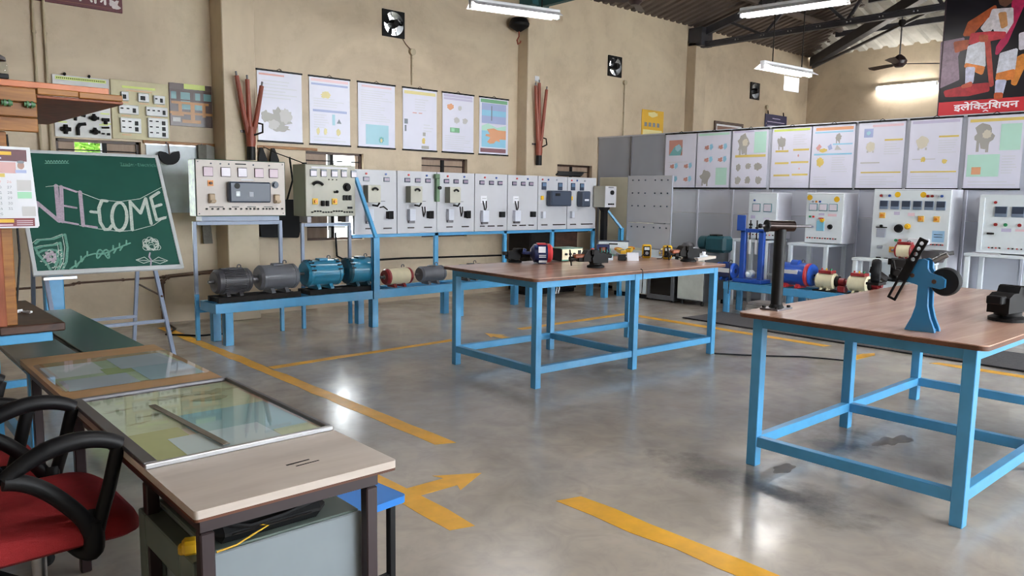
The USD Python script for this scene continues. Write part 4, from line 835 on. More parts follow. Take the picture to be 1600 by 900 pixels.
LP = [(4.24, [('dgrey', [blob(.45, .33, .24, .14, 1, 24, .5), blob(.16, .36, .09, .08, 2), blob(.5, .2, .2, .05, 3)]), ('grey', [blob(.62, .38, .13, .1, 4), blob(.35, .25, .12, .07, 5)]), ('text', textlines(.1, .9, .6, .88, 6, 1)), ('red', [(.04, .93, .6, .955)])], 'chart with a large grey motor cutaway drawing, leftmost on the poster wall'),
      (4.96, [('pink', [(.04, .93, .96, .97)]), ('blue', [(.05, .875, .95, .905), (.08, .485, .92, .52)]), ('yel', [blob(.4, .74, .12, .05, 6), blob(.2, .2, .04, .05, 2), blob(.38, .2, .04, .05, 3), blob(.7, .2, .05, .05, 4)]), ('sky', [(.55, .3, .62, .46)]), ('dark', [Polygon([(.66, .33), (.78, .33), (.72, .4)])]), ('text', textlines(.1, .9, .55, .7, 4, 2) + textlines(.1, .5, .24, .46, 6, 3) + textlines(.1, .9, .04, .14, 2, 4))], 'chart with two violet heading bars and small yellow figures'),
      (5.70, [('sky', [(.2, .05, .82, .36)]), ('teal', [blob(.62, .13, .07, .05, 3)]), ('yel', [blob(.62, .12, .03, .03, 2)]), ('pink', [(.1, .93, .9, .96)]), ('text', textlines(.08, .92, .4, .9, 14, 5))], 'chart with a pale blue picture in its lower half'),
      (6.45, [('yel', [(.04, .905, .96, .955)]), ('red', [(.28, .6, .4, .615), (.46, .6, .56, .615)]), ('text', textlines(.35, .75, .64, .85, 5, 6) + textlines(.6, .9, .3, .45, 3, 1)), ('dark', [(.04, .42, .14, .5), (.05, .3, .1, .4)]), ('gold', [blob(.6, .16, .05, .05, 8)]), ('dgrey', [(.54, .03, .76, .08), (.58, .24, .66, .3)])], 'chart with a yellow heading and small circuit sketches at its left edge'),
      (7.17, [('mauve', [(.04, .93, .96, .975), (.04, .885, .96, .92)]), ('orange', [blob(.25, .77, .11, .05, 2)]), ('grey', [blob(.55, .76, .06, .04, 3), blob(.45, .55, .08, .05, 4), blob(.72, .55, .08, .05, 5)]), ('forest', [(.24, .34, .54, .42)]), ('green', [(.28, .355, .38, .41)]), ('text', textlines(.08, .92, .05, .3, 7, 8))], 'chart with a lilac heading and one bright green label'),
      (7.90, [('forest', [(.04, .91, .96, .97)]), ('blue', [(.08, .55, .92, .68), (.08, .78, .92, .9)]), ('cyan', [(.08, .68, .92, .78), (.08, .13, .92, .42)]), ('mint', [Polygon([(.08, .5), (.3, .55), (.6, .48), (.92, .53), (.92, .42), (.08, .42)])]), ('orange', [blob(.5, .33, .3, .1, 9, 20, .6), (.66, .28, .92, .44)]), ('maroon', [(.04, .04, .92, .11)]), ('dark', [(.4, .6, .43, .86)])], 'colourful chart with a green heading and a landscape picture, rightmost on the wall')]
for x, it, lab in LP: chart('wall_chart', lab, (x, YW, 2.245), 0, it, None)
def hand(x, z, s=.05): return [('rust', [blob(x, z, s * 1.1, s * .55, 3, 14, .5)]), ('cyan', [blob(x + s * 1.9, z + s * .2, s * .65, s * .75, 4, 14, .4)])]
PX = 10.74
PC = []
it = [('rust', [(.12, .6, .56, .88)]), ('teal', [Polygon([(.12, .6), (.5, .6), (.56, .74), (.3, .76)])]), ('sky', [blob(.42, .74, .1, .06, 2)])]
for a, b in ((.24, .4), (.7, .4), (.24, .16), (.7, .16)): it += hand(a, b, .07)
PC.append((8.09, it + [('text', textlines(.1, .9, .46, .5, 1, 1))], 'partition chart with a red and blue photograph above four hand drawings'))
it = [('mint', [(.6, .06, .93, .36), (.04, .93, .96, .97)]), ('dgrey', [gearlike(.28, .22, .14, 5)])]
for a, b in ((.3, .72), (.72, .72), (.3, .5), (.72, .5)): it += hand(a, b, .07)
PC.append((7.455, it, 'partition chart with four hand drawings and a mint green box'))
PC.append((6.805, [('dgrey', [gearlike(.32, .76, .17, 6), blob(.2, .36, .07, .06, 2), blob(.48, .38, .08, .05, 3), blob(.75, .37, .1, .06, 4), blob(.2, .14, .08, .07, 5), blob(.48, .14, .08, .06, 6), blob(.78, .14, .09, .06, 7)]), ('beige', [blob(.36, .78, .08, .06, 8)]), ('mint', [(.62, .6, .95, .95)]), ('gold', [(.1, .53, .95, .57)]), ('mauve', [(.04, .95, .6, .98)])], 'partition chart with a motor cutaway, a mint box and six grey parts'))
PC.append((6.125, [('lime', [(.04, .93, .96, .965)]), ('dgrey', [gearlike(.24, .76, .1, 7)]), ('gold', [(.1, .595, .44, .625), (.56, .61, .96, .64), (.1, .4, .46, .43), (.52, .41, .96, .44), (.08, .2, .5, .23), (.56, .21, .96, .24)]), ('red', [blob(.7, .53, .02, .02), blob(.74, .32, .015, .015)]), ('text', textlines(.1, .9, .03, .17, 5, 3) + textlines(.55, .9, .7, .88, 5, 4))], 'partition chart with a lime heading and six short yellow bars'))
PC.append((5.495, [('orange', [(.08, .91, .96, .955)]), ('cyan', [(.06, .87, .96, .89), (.5, .68, .96, .7), (.06, .525, .96, .55)]), ('dgrey', [gearlike(.62, .79, .07, 8)]), ('red', [Polygon([(.1, .64), (.18, .7), (.24, .66), (.16, .59)])]), ('gold', [blob(.28, .6, .1, .03, 2), blob(.22, .42, .08, .07, 4)]), ('blue', [Polygon([(.38, .66), (.46, .7), (.5, .62), (.42, .6)])]), ('grey', [Polygon([(.55, .6), (.72, .6), (.6, .68)])]), ('text', textlines(.5, .9, .25, .5, 7, 5) + textlines(.08, .5, .05, .2, 4, 6))], 'partition chart with an orange heading and small red, yellow and blue shapes'))
PC.append((4.83, [('pink', [(.3, .92, .96, .955)]), ('blue', [(.12, .77, .32, .9)]), ('sky', [blob(.22, .835, .05, .03, 2)]), ('beige', [blob(.28, .63, .1, .075, 3, 20, .15)]), ('grey', [(.2, .54, .24, .57), (.32, .54, .36, .57), (.08, .38, .5, .4)]), ('gold', [(.58, .71, .96, .735), (.1, .235, .96, .255)]), ('text', textlines(.58, .95, .5, .68, 5, 7) + textlines(.08, .9, .05, .2, 4, 8))], 'partition chart with a blue square emblem and a round pale motor'))
PC.append((4.155, [('mauve', [(.04, .93, .96, .97)]), ('beige', [blob(.26, .67, .12, .09, 5, 20, .15)]), ('grey', [(.17, .555, .21, .59), (.32, .555, .36, .59), (.08, .42, .26, .43), (.36, .42, .54, .43)]), ('gold', [(.58, .725, .96, .75), blob(.3, .42, .05, .035, 6), blob(.72, .39, .05, .03, 7), (.06, .235, .96, .255)]), ('text', textlines(.58, .95, .5, .7, 6, 9) + textlines(.08, .9, .06, .2, 4, 2))], 'partition chart with a lilac heading, a round motor and two yellow dots'))
PC.append((3.475, [('gold', [(.04, .91, .98, .95)]), ('dgrey', [gearlike(.3, .72, .17, 9)]), ('beige', [blob(.36, .74, .08, .06, 1)]), ('mint', [(.6, .52, .96, .87), (.04, .17, .62, .47)]), ('orange', [(.13, .2, .3, .3)]), ('text', textlines(.66, .95, .2, .46, 7, 3) + textlines(.08, .95, .04, .12, 2, 4))], 'partition chart with two mint boxes and an orange square, rightmost in view'))
for y, it, lab in PC: chart('wall_chart', lab, (PX - .024, y, 1.755), -90, it, None)
# ------------------------------------------------------------------ grey partition of sheet panels
pt = thing('partition', 'long grey sheet partition running out from the poster wall', 'partition', (PX, 0, 0))
ys = [9.64, 8.86, 8.07, 7.42, 6.77, 6.10, 5.42, 4.79, 4.12, 3.44, 2.77, 2.10, 1.4, .7, 0.0]
for a, b in zip(ys, ys[1:]):
    up = a <= 8.08
    MB().box(-.005, .03, b + .006, a - .006, .05 if not up else 1.354, 2.655, .004).build('panel', GREYD if not up else GREYP, pt)
    if up: MB().box(-.005, .03, b + .006, a - .006, .05, 1.352, .004).build('panel', GREYQ, pt)
    MB().box(-.022, .036, b - .016, b + .016, 0, 2.68, .003).build('post', GREYP if up else STEELD, pt)
MB().box(-.024, .036, 0, 9.64, 2.655, 2.68, .003).build('top_rail', PALESIDE, pt); MB().box(-.02, .036, 0, 9.64, 0, .05).build('bottom_rail', GREYD, pt)
# ------------------------------------------------------------------ banner standing on the partition
bn = thing('portrait_banner', 'large black banner of a seated robed figure above the partition at top right', 'banner', (PX - .02, 3.84, 2.683), -90)
MB().box(0, 1.9, 0, .012, 0, 2.3).build('banner_sheet', M('banner_black', '#14111c', .35, var=.1), bn)
for x in (-.012, 1.9): MB().box(x, x + .012, -.006, .018, 0, 2.3).build('frame_edge', M('banner_frame', '#3c2b35', .5), bn)
MB().box(0, 1.9, -.002, 0, 0, .165).build('caption_strip', M('banner_red', '#c9323c', .4, var=.04), bn)
FIG = json.loads('{"sash":[[0.722,1.372],[0.855,1.348],[0.844,1.221],[0.708,0.816],[0.599,0.664],[0.605,0.78],[0.684,0.919],[0.741,1.14]],"torso":[[0.524,1.224],[0.735,1.206],[0.749,1.041],[0.684,0.919],[0.576,0.951],[0.501,1.128]],"sleeve":[[0.417,1.024],[0.5,1.145],[0.542,1.005],[0.485,0.947]],"tunic":[[0.291,0.821],[0.46,0.866],[0.492,0.558],[0.275,0.617]],"hem":[[0.275,0.617],[0.485,0.551],[0.468,0.468],[0.27,0.583]],"shin":[[0.287,0.567],[0.378,0.557],[0.37,0.38],[0.297,0.37]],"foot":[[0.255,0.351],[0.357,0.388],[0.36,0.34],[0.257,0.328]],"tunic2":[[0.65,0.691],[0.821,0.728],[0.811,0.487],[0.631,0.456]],"hem2":[[0.631,0.456],[0.811,0.487],[0.809,0.383],[0.742,0.381],[0.629,0.389]],"shin2":[[0.63,0.379],[0.731,0.369],[0.706,0.214],[0.635,0.22]],"foot2":[[0.626,0.227],[0.706,0.22],[0.703,0.16],[0.63,0.166]],"belt":[[0.311,0.971],[0.514,0.963],[0.683,0.935],[0.673,0.879],[0.4,0.849],[0.297,0.854]],"chair":[[0.224,0.966],[0.269,1.113],[0.345,1.153],[0.551,1.27],[0.564,1.201],[0.442,1.104],[0.313,0.954]],"drape":[[0.476,0.864],[0.52,0.858],[0.598,0.328],[0.569,0.31]],"stool":[[0.054,0.299],[0.328,0.353],[0.547,0.353],[0.557,0.264],[0.337,0.228],[0.076,0.236]],"hand":[[0.405,0.938],[0.49,0.926],[0.495,0.858],[0.417,0.869]],"mauve":[[-0.025,0.914],[0.235,0.931],[0.171,0.715],[0.209,0.434],[-0.008,0.349]],"knee":[[0.125,0.894],[0.285,0.898],[0.277,0.805],[0.15,0.77]],"collar":[[0.597,1.171],[0.664,1.169],[0.691,1.017],[0.641,0.991]],"neck":[[0.583,1.347],[0.726,1.322],[0.708,1.276],[0.658,1.244],[0.603,1.277]],"right":[[0.834,0.898],[0.933,0.916],[0.963,0.734],[0.848,0.716]],"rhem":[[0.799,0.607],[0.897,0.661],[0.909,0.512],[0.838,0.305],[0.799,0.325]]}')
FC = dict(mauve='#8d7788', chair='#b0552c', knee='#a8563a', sash='#b8285a', torso='#d9d3dc', collar='#c08a5a', sleeve='#d6d0d8', neck='#6b4638', right='#c9c4d2', rhem='#d38438', belt='#c23a48', tunic='#d3d6e2', tunic2='#cfd2e0', hem='#d77f3a', hem2='#d77f3a', shin='#c2c3dc', shin2='#b9bcd8', drape='#b4483e', hand='#b0563e', stool='#a82a34', foot='#c05a40', foot2='#b9562e')  # the mauve shape paints a reflection haze into the print
for k, c in FC.items():
    d = .0012 + .0005 * list(FC).index(k) / 10
    MB().prism(Polygon(FIG[k]).buffer(-.012).buffer(.034, quad_segs=5).buffer(-.012), (0, -d, 0), X3, Z3, d * .5 * Y3).build('printed_' + {'neck': 'shadow', 'mauve': 'cushion_and_haze', 'right': 'sleeve', 'rhem': 'hem', 'hem2': 'hem', 'tunic2': 'tunic', 'shin2': 'legging', 'shin': 'legging', 'foot2': 'foot', 'knee': 'cushion_and_haze'}.get(k, k), M('banner_' + k, c, .4, var=.3, scale=16), bn, smooth=False)  # the neck piece is the dark beard of the figure
DEVA = json.loads('[[[[617,-140],[639,-121],[643,-125],[648,-121],[670,-142],[662,-150],[643,-134],[624,-149]]],[[[598,-46],[599,-33],[636,-32],[630,-17],[626,-15],[612,-16],[609,-3],[618,0],[627,0],[637,-4],[644,-12],[651,-32],[666,-34],[666,-46],[663,-48],[649,-48],[648,-71],[625,-74],[620,-79],[619,-88],[624,-97],[630,-99],[642,-99],[656,-93],[660,-98],[662,-107],[642,-114],[624,-113],[614,-108],[608,-102],[604,-93],[604,-77],[607,-70],[614,-63],[633,-57],[633,-49],[601,-48]]],[[[0,-34],[118,-33],[116,-24],[112,-17],[108,-15],[94,-16],[91,-3],[100,0],[109,0],[119,-4],[126,-12],[135,-33],[147,-33],[147,-16],[154,-6],[168,0],[183,0],[195,-3],[207,-9],[224,-25],[230,-33],[304,-33],[305,-16],[312,-6],[326,0],[341,0],[353,-3],[365,-9],[382,-25],[388,-33],[554,-33],[555,-46],[552,-48],[543,-49],[543,-112],[541,-114],[529,-114],[527,-112],[527,-78],[511,-78],[510,-88],[506,-91],[499,-91],[495,-89],[486,-78],[486,-68],[490,-64],[527,-63],[526,-48],[476,-48],[476,-112],[474,-114],[462,-114],[460,-112],[460,-95],[449,-98],[440,-98],[429,-94],[422,-87],[416,-74],[416,-66],[429,-61],[430,-53],[427,-48],[406,-48],[406,-112],[404,-114],[392,-114],[390,-112],[390,-49],[381,-47],[380,-68],[374,-79],[368,-84],[380,-97],[385,-106],[378,-112],[372,-113],[354,-91],[343,-91],[335,-86],[334,-76],[337,-72],[348,-70],[356,-73],[360,-70],[344,-64],[338,-56],[336,-47],[324,-49],[323,-114],[309,-113],[308,-48],[289,-48],[288,-71],[265,-74],[259,-83],[261,-94],[270,-99],[282,-99],[295,-93],[298,-94],[302,-107],[297,-110],[282,-114],[269,-114],[257,-110],[247,-100],[246,-106],[241,-104],[241,-99],[244,-94],[243,-75],[236,-76],[231,-82],[230,-114],[216,-113],[216,-96],[210,-99],[197,-100],[186,-96],[177,-84],[177,-69],[179,-64],[184,-58],[194,-53],[216,-53],[215,-48],[166,-48],[166,-113],[152,-114],[151,-49],[137,-48],[136,-112],[134,-114],[120,-113],[120,-71],[111,-77],[106,-89],[93,-85],[95,-73],[85,-71],[81,-73],[80,-80],[82,-86],[102,-105],[102,-108],[95,-115],[90,-115],[68,-92],[64,-79],[65,-70],[71,-61],[83,-56],[95,-57],[106,-62],[113,-57],[120,-56],[120,-48],[54,-48],[52,-67],[24,-67],[22,-69],[25,-74],[40,-72],[48,-74],[53,-77],[59,-85],[60,-95],[58,-102],[49,-111],[55,-113],[56,-117],[52,-126],[47,-127],[24,-114],[13,-113],[7,-109],[6,-99],[12,-94],[19,-94],[27,-100],[34,-100],[41,-98],[44,-95],[44,-91],[39,-87],[31,-87],[25,-90],[20,-90],[9,-80],[6,-73],[6,-64],[13,-55],[24,-52],[37,-52],[38,-48],[3,-48],[0,-46]],[[434,-76],[441,-83],[450,-83],[460,-77],[460,-48],[445,-48],[445,-65],[443,-69]],[[376,-40],[378,-45],[380,-45],[380,-39]],[[320,-22],[323,-33],[335,-33],[338,-41],[344,-34],[352,-31],[369,-33],[357,-21],[342,-15],[325,-16]],[[353,-51],[358,-54],[365,-53],[363,-48],[359,-46],[353,-46]],[[231,-61],[246,-60],[246,-69],[247,-70],[254,-63],[273,-57],[273,-49],[232,-48]],[[193,-71],[194,-83],[198,-85],[209,-84],[216,-78],[216,-68],[198,-67]],[[162,-22],[165,-33],[210,-32],[199,-21],[184,-15],[167,-16]]],[[[257,-140],[279,-121],[283,-125],[288,-121],[310,-142],[302,-150],[283,-134],[264,-149]]]]')
m = MB(); s = .713 / 555
for g in DEVA: m.prism(Polygon(g[0], g[1:]), (.178, -.0032, .152), s * X3, s * .72 * Z3, .0012 * Y3)
m.build('lettering', M('banner_lettering', '#f0e8ee', .4), bn, smooth=False)
# ------------------------------------------------------------------ red cable end samples
def cable_tree(label, loc, tips, h):
    t = thing('cable_sample', label, 'cable sample', loc)
    base = np.array([0, -.07, .0]); jz = .36 * h
    MB().cyl((0, -.07, 0), (0, -.07, .18 * h), .05, n=20).build('sealing_end', BLACK, t)
    MB().lathe([(0, 0), (.052, .0), (.058, .2), (.058, .6), (.05, 1), (0, 1)], (0, -.07, .16 * h), (0, 0, jz - .12 * h), 20).build('crotch', COPPER, t)
    for k, tip in enumerate(tips):
        p = np.array([tip[0] * .25, -.07, jz]); q = np.array([tip[0] * .6, -.075, (jz + tip[1]) / 2 - .05]); r = np.array([tip[0], -.08, tip[1]])
        MB().tube([(tip[0] * .12, -.07, jz - .1), p, q * .5 + p * .5 + np.array([0, 0, -.01]), q, r], [.036, .034, .031, .029, .026], 10).build('core', COPPER, t)
        MB().cyl(r, r + np.array([tip[0] * .05, 0, .05]), .012).build('bare_tip', STEELD, t)
    MB().tube([(.02, -.13, jz - .06), (.13, -.12, jz - .02), (.15, -.08, jz + .08), (.06, -.05, jz + .1)], .012, 6).build('tie_wire', SOOT, t)
    MB().box(-.1, .06, -.02, 0, jz - .03, jz, .003).build('bracket', STEELD, t)
cable_tree('rust red three core cable end on the left pillar', (3.96, 9.29, 1.98), [(-.16, .99), (-.03, .96), (.15, .9)], 1.0)
cable_tree('rust red three core cable end on the middle pillar', (8.94, 9.41, 2.1), [(-.11, 1.28), (-.03, 1.33), (.14, 1.24)], 1.0)
t = thing('paper_note', 'small pale paper note stuck on the middle pillar above the cable end', 'note', (8.88, 9.408, 3.46)); MB().box(0, .1, -.003, 0, 0, .09).build('note', PAPERW, t)
# ------------------------------------------------------------------ exhaust fans in the wall
for k, (a, b, c, d) in enumerate(FANS):
    t = thing('exhaust_fan', ['exhaust fan in the wall above the motor charts, nearest the camera', 'exhaust fan in the wall between the middle and far pillars', 'exhaust fan in the wall beyond the far pillar above the blue name board'][k], 'exhaust fan', ((a + b) / 2, YW, (c + d) / 2), 0)
    R = .165; sq = sbox(-.185, -.185, .185, .185).difference(Point(0, 0).buffer(R, 16))
    MB().prism(sq, (0, .02, 0), X3, Z3, -.045 * Y3).build('frame_plate', IRON, t)
    MB().lathe([(R, 0), (R + .006, 0), (R + .006, 1), (R, 1), (R, 0)], (0, .02, 0), (0, .13, 0), 32).build('shroud', IRON, t)
    MB().lathe([(0, 0), (.045, 0), (.06, .3), (.068, .7), (.05, 1), (0, 1)], (0, -.10, 0), (0, .17, 0), 20).build('motor_housing', IRON, t)
    for q in range(3):
        an = q * 2.094 + .5 + k; ca, sa = math.cos(an), math.sin(an); P = np.array([(.05, -.03), (.155, -.085), (.16, .03), (.05, .03)])
        v = [(x * ca - z * sa, .05 + .035 * (1 if z > 0 else -1) * (x / .16), x * sa + z * ca) for x, z in P]; v += [(x, y + .004, z) for x, y, z in v]
        MB().raw(v, [(0, 1, 2), (0, 2, 3), (4, 6, 5), (4, 7, 6), (0, 4, 5), (0, 5, 1), (1, 5, 6), (1, 6, 2), (2, 6, 7), (2, 7, 3), (3, 7, 4), (3, 4, 0)]).build('blade', IRON, t, smooth=False)
    m = MB()
    for an in (.3, 1.87, 3.44, 5.0): m.bar((.04 * math.cos(an), -.02, .04 * math.sin(an)), (R * math.cos(an), -.02, R * math.sin(an)), .012, .008)
    m.build('mounting_arms', IRON, t)
# ------------------------------------------------------------------ boards and signs high on the walls
t = thing('maroon_sign', 'maroon painted sign with white lettering cut off by the top of the picture', 'sign', (1.16, YW - .012, 3.57)); MB().box(0, 1.52, -.02, .01, 0, .52, .003).build('sign_plate', MAROON, t)
m = MB().box(.03, 1.49, -.0215, -.02, .03, .036).box(.03, 1.49, -.0215, -.02, .484, .49).box(1.484, 1.49, -.0215, -.02, .03, .49).box(.03, .036, -.0215, -.02, .03, .49); m.build('border_line', M('sign_rust_line', '#7b4030', .5), t, smooth=False)
SW = M('sign_white', '#d2c6c6', .5)
def stroke(m, pts, w, y): 
    from shapely.geometry import LineString
    m.prism(LineString(Q(pts)).buffer(w * .52, quad_segs=3), (0, y, 0), X3, Z3, .0012 * Y3)
m = MB(); Y = -.0215; z0, z1 = .12, .40; Q = lambda pts: [(1.40 - (1.36 - x) * .41, .07 + (z - z0) * .62) for x, z in pts]
def bar_top(x0, x1): stroke(m, [(x0, z1), (x1, z1)], .022, Y)
# the word reads  vi-ja-tan-tree  in Devanagari, headline joined
bar_top(.12, 1.42)
stroke(m, [(.17, z1), (.17, z0)], .024, Y); stroke(m, [(.17, z1 + .01), (.22, z1 + .08), (.32, z1 + .06), (.36, z1)], .016, Y)
stroke(m, [(.37, z1), (.37, z0)], .024, Y); stroke(m, [(.37, .30), (.29, .30), (.27, .23), (.33, .19), (.37, .24)], .02, Y)
stroke(m, [(.62, z1), (.62, z0)], .024, Y); stroke(m, [(.62, .26), (.52, .27), (.46, .22), (.48, .15), (.55, .15)], .02, Y)
stroke(m, [(.98, z1), (.98, z0)], .024, Y); stroke(m, [(.98, .31), (.88, .31), (.82, .27), (.83, .2), (.89, .13)], .022, Y); m.prism(Point(Q([(.95, .465)])[0]).buffer(.012), (0, Y, 0), X3, Z3, .0012 * Y3)
stroke(m, [(1.22, z1), (1.22, z0)], .024, Y); stroke(m, [(1.22, .31), (1.12, .31), (1.09, .27), (1.12, .23), (1.22, .23)], .02, Y); stroke(m, [(1.2, .22), (1.12, .15)], .018, Y)
stroke(m, [(1.36, z1), (1.36, z0)], .024, Y); stroke(m, [(1.36, z1), (1.32, z1 + .07), (1.24, z1 + .06), (1.23, z1 + .01)], .016, Y)
m.build('lettering', SW, t, smooth=False)
MB().prism(blob(1.44, .08, .05, .05, 3, 16, .6), (0, -.0218, 0), X3, Z3, .001 * Y3).prism(blob(1.43, .19, .02, .04, 4, 12, .6), (0, -.0218, 0), X3, Z3, .001 * Y3).build('flaked_paint', SW, t, smooth=False)
t = thing('yellow_chart', 'yellow safety chart on the wall above the grey partition', 'chart', (11.97, YW - .012, 2.55)); MB().box(0, .68, 0, .01, 0, .74, .002).build('sheet', M('chart_yellow', '#d9a92c', .45, var=.06), t)
F_print(t, 'dark_pictures', [(.08 + .13 * k, .42, .16 + .13 * k, .5) for k in range(4)], INK['dark']); F_print(t, 'pale_strip', [(.04, .24, .64, .36), blob(.34, .66, .16, .05, 2)], INK['yel']); F_print(t, 'pictures', [(.1 + .16 * k, .06, .18 + .16 * k, .18) for k in range(4)], INK['dark'], .001)
t = thing('name_board', 'dark blue name board hung on two hooks near the far corner', 'sign', (16.46, YW - .03, 2.9)); MB().box(0, .96, 0, .02, 0, .66, .003).build('board', M('name_board_blue', '#2b2c56', .4), t)
F_print(t, 'lettering', [(.3, .56, .66, .58)] + [(.08, .48 - .09 * k, .86 - .1 * (k % 2), .50 - .09 * k) for k in range(5)], INK['mauve'])
for x in (.12, .82): MB().cyl((x, .01, .66), (x, .02, .74), .012, n=8).build('hook', IRON, t)
t = thing('picture_frame', 'brown framed picture showing above the partition beyond the far pillar', 'picture', (14.42, YW - .03, 2.75)); m = MB().prism(sbox(0, 0, 1.12, .50).difference(sbox(.06, .06, 1.06, .44)), (0, 0, 0), X3, Z3, .025 * Y3); m.build('frame', DARKWOOD, t)
MB().box(.06, 1.06, .012, .02, .06, .44).build('picture', M('picture_brown', '#7a5448', .4), t); MB().prism(sbox(.06, .06, 1.06, .44).difference(sbox(.1, .1, 1.02, .40)), (0, .010, 0), X3, Z3, .003 * Y3).build('mount', PAPERW, t)
# PVC fittings board, socket board, joint picture: left end of the wall
t = thing('fittings_board', 'white sample board of black pipe fittings partly behind the timber shelf', 'sample board', (1.945, YW - .02, 2.165)); MB().box(0, .56, 0, .018, 0, .66, .002).build('board', M('fittings_white', '#c9c8c6', .4), t)
MB().box(.03, .53, -.002, 0, .61, .645).build('title_strip', INK['lime'], t, smooth=False)
for i in range(24): pass
m = MB(); g = np.random.default_rng(9)
for i in range(26): x = .04 + .0185 * i; m.box(x, x + .012, -.003, -.002, .62, .636)
m.build('title_lettering', M('olive_ink', '#6f7d2c', .5), t, kind='stuff', smooth=False)
def fitting(pts, r): MB().tube([(x, -.025, z) for x, z in pts], r, 10).build('pipe_fitting', IRON, t)
fitting([(.06, .08), (.14, .08)], .022); MB().cyl((.1, -.025, .03), (.1, -.025, .13), .022).cyl((.05, -.025, .08), (.15, -.025, .08), .022).sphere((.1, -.03, .08), .035, 2).build('pipe_fitting', IRON, t)
fitting([(.22, .02), (.22, .1), (.24, .14), (.3, .15)], .018); fitting([(.2, .18), (.205, .23), (.24, .25), (.3, .235)], .016)
for x, z in ((.385, .22), (.39, .07)): MB().cyl((x - .05, -.025, z), (x + .05, -.025, z), .016).cyl((x, -.025, z), (x, -.025, z + .045), .016).sphere((x, -.028, z), .034, 2).build('pipe_fitting', IRON, t)
fitting([(.475, .34), (.48, .38), (.5, .40), (.535, .4)], .018); MB().cyl((.465, -.025, .21), (.54, -.025, .21), .018).cyl((.503, -.025, .21), (.503, -.025, .16), .018).build('pipe_fitting', IRON, t)
fitting([(.46, .12), (.535, .125)], .01); fitting([(.455, .055), (.485, .055)], .009); fitting([(.51, .05), (.54, .052)], .013)
m = MB()
for x, z in ((.03, .15), (.46, .27), (.47, .16), (.44, .145)): m.box(x, x + .09, -.002, 0, z, z + .014)
m.build('caption_strip', INK['lime'], t, kind='stuff', smooth=False)
for x in (.12, .36): MB().cyl((x, .0, .665), (x, -.02, .675), .014, n=8).build('hook', IRON, t)
t = thing('socket_board', 'cream sample board with white switch and socket plates', 'sample board', (2.52, YW - .02, 2.175)); MB().box(0, .625, 0, .018, 0, .66, .002).build('board', M('socket_cream', '#c7bd98', .5), t)
MB().box(.12, .48, -.002, 0, .575, .60).build('title_strip', INK['lime'], t, smooth=False); MB().box(.16, .44, -.002, 0, .545, .553).build('title_underline', INK['orange'], t, smooth=False)
for x0, x1, z0, z1, r, n in ((.10, .18, .43, .53, 1, 1), (.28, .40, .43, .53, 1, 1), (.45, .575, .42, .52, 1, 2), (.07, .28, .28, .385, 1, 3), (.36, .60, .28, .385, 1, 4), (.08, .30, .07, .24, 2, 3), (.375, .60, .03, .26, 3, 3)):
    q = MB().box(x0, x1, -.035, 0, z0, z1, .006).build('switch_plate', M('switch_white', '#d5d6d8', .3), t); m = MB(); dx, dz = (x1 - x0) / (n + .3), (z1 - z0) / (r + .5)
    for i in range(r):
        for j in range(n):
            last = j == n - 1; xx = x0 + dx * (j + .25); zz = z0 + dz * (i + .3); m.box(xx, xx + dx * (.55 if last else .45), -.040, -.034, zz + (0 if last else dz * .5), zz + dz * .7)
    m.build('rocker_switches', BLACK, q, kind='stuff', smooth=False)
m = MB()
for x, z in ((.08, .41), (.3, .41), (.48, .40), (.1, .26), (.42, .265), (.1, .045)): m.box(x, x + .1, -.002, 0, z, z + .008)
m.build('caption_strip', INK['orange'], t, kind='stuff', smooth=False)
t = thing('joint_picture', 'glossy picture of steel beams with a yellow title beside the pillar', 'picture', (3.155, YW - .02, 2.365)); MB().box(0, .50, 0, .012, 0, .5, .002).build('sheet', M('picture_slate', '#5a4a48', .25, var=.2, scale=9), t)
F_print(t, 'printed_title', [(.17, .44, .42, .5)], INK['lime'], .0016)
F_print(t, 'printed_sky', [(.13, .2, .24, .42), (.28, .2, .4, .26), (.30, .30, .36, .4), (.40, .3, .49, .4), (.02, .3, .08, .4)], M('picture_teal', '#6f989c', .25, var=.2), .001)
F_print(t, 'printed_beams', [(.0, .14, .5, .17), (.02, .26, .46, .29), (.1, .14, .14, .28), (.24, .07, .29, .28), (.38, .12, .42, .28), (.02, .12, .16, .15), (.14, .04, .36, .08)], M('picture_tan', '#b27a3e', .3, var=.15), .0013)
F_print(t, 'printed_dark_beams', [(.0, .4, .5, .43), (.08, .3, .12, .42), (.24, .29, .28, .42), (.0, .30, .5, .315)], M('picture_brown_dark', '#4a302c', .3), .0013); F_print(t, 'printed_white', [(.03, .05, .12, .1)], INK['grey'], .0013)
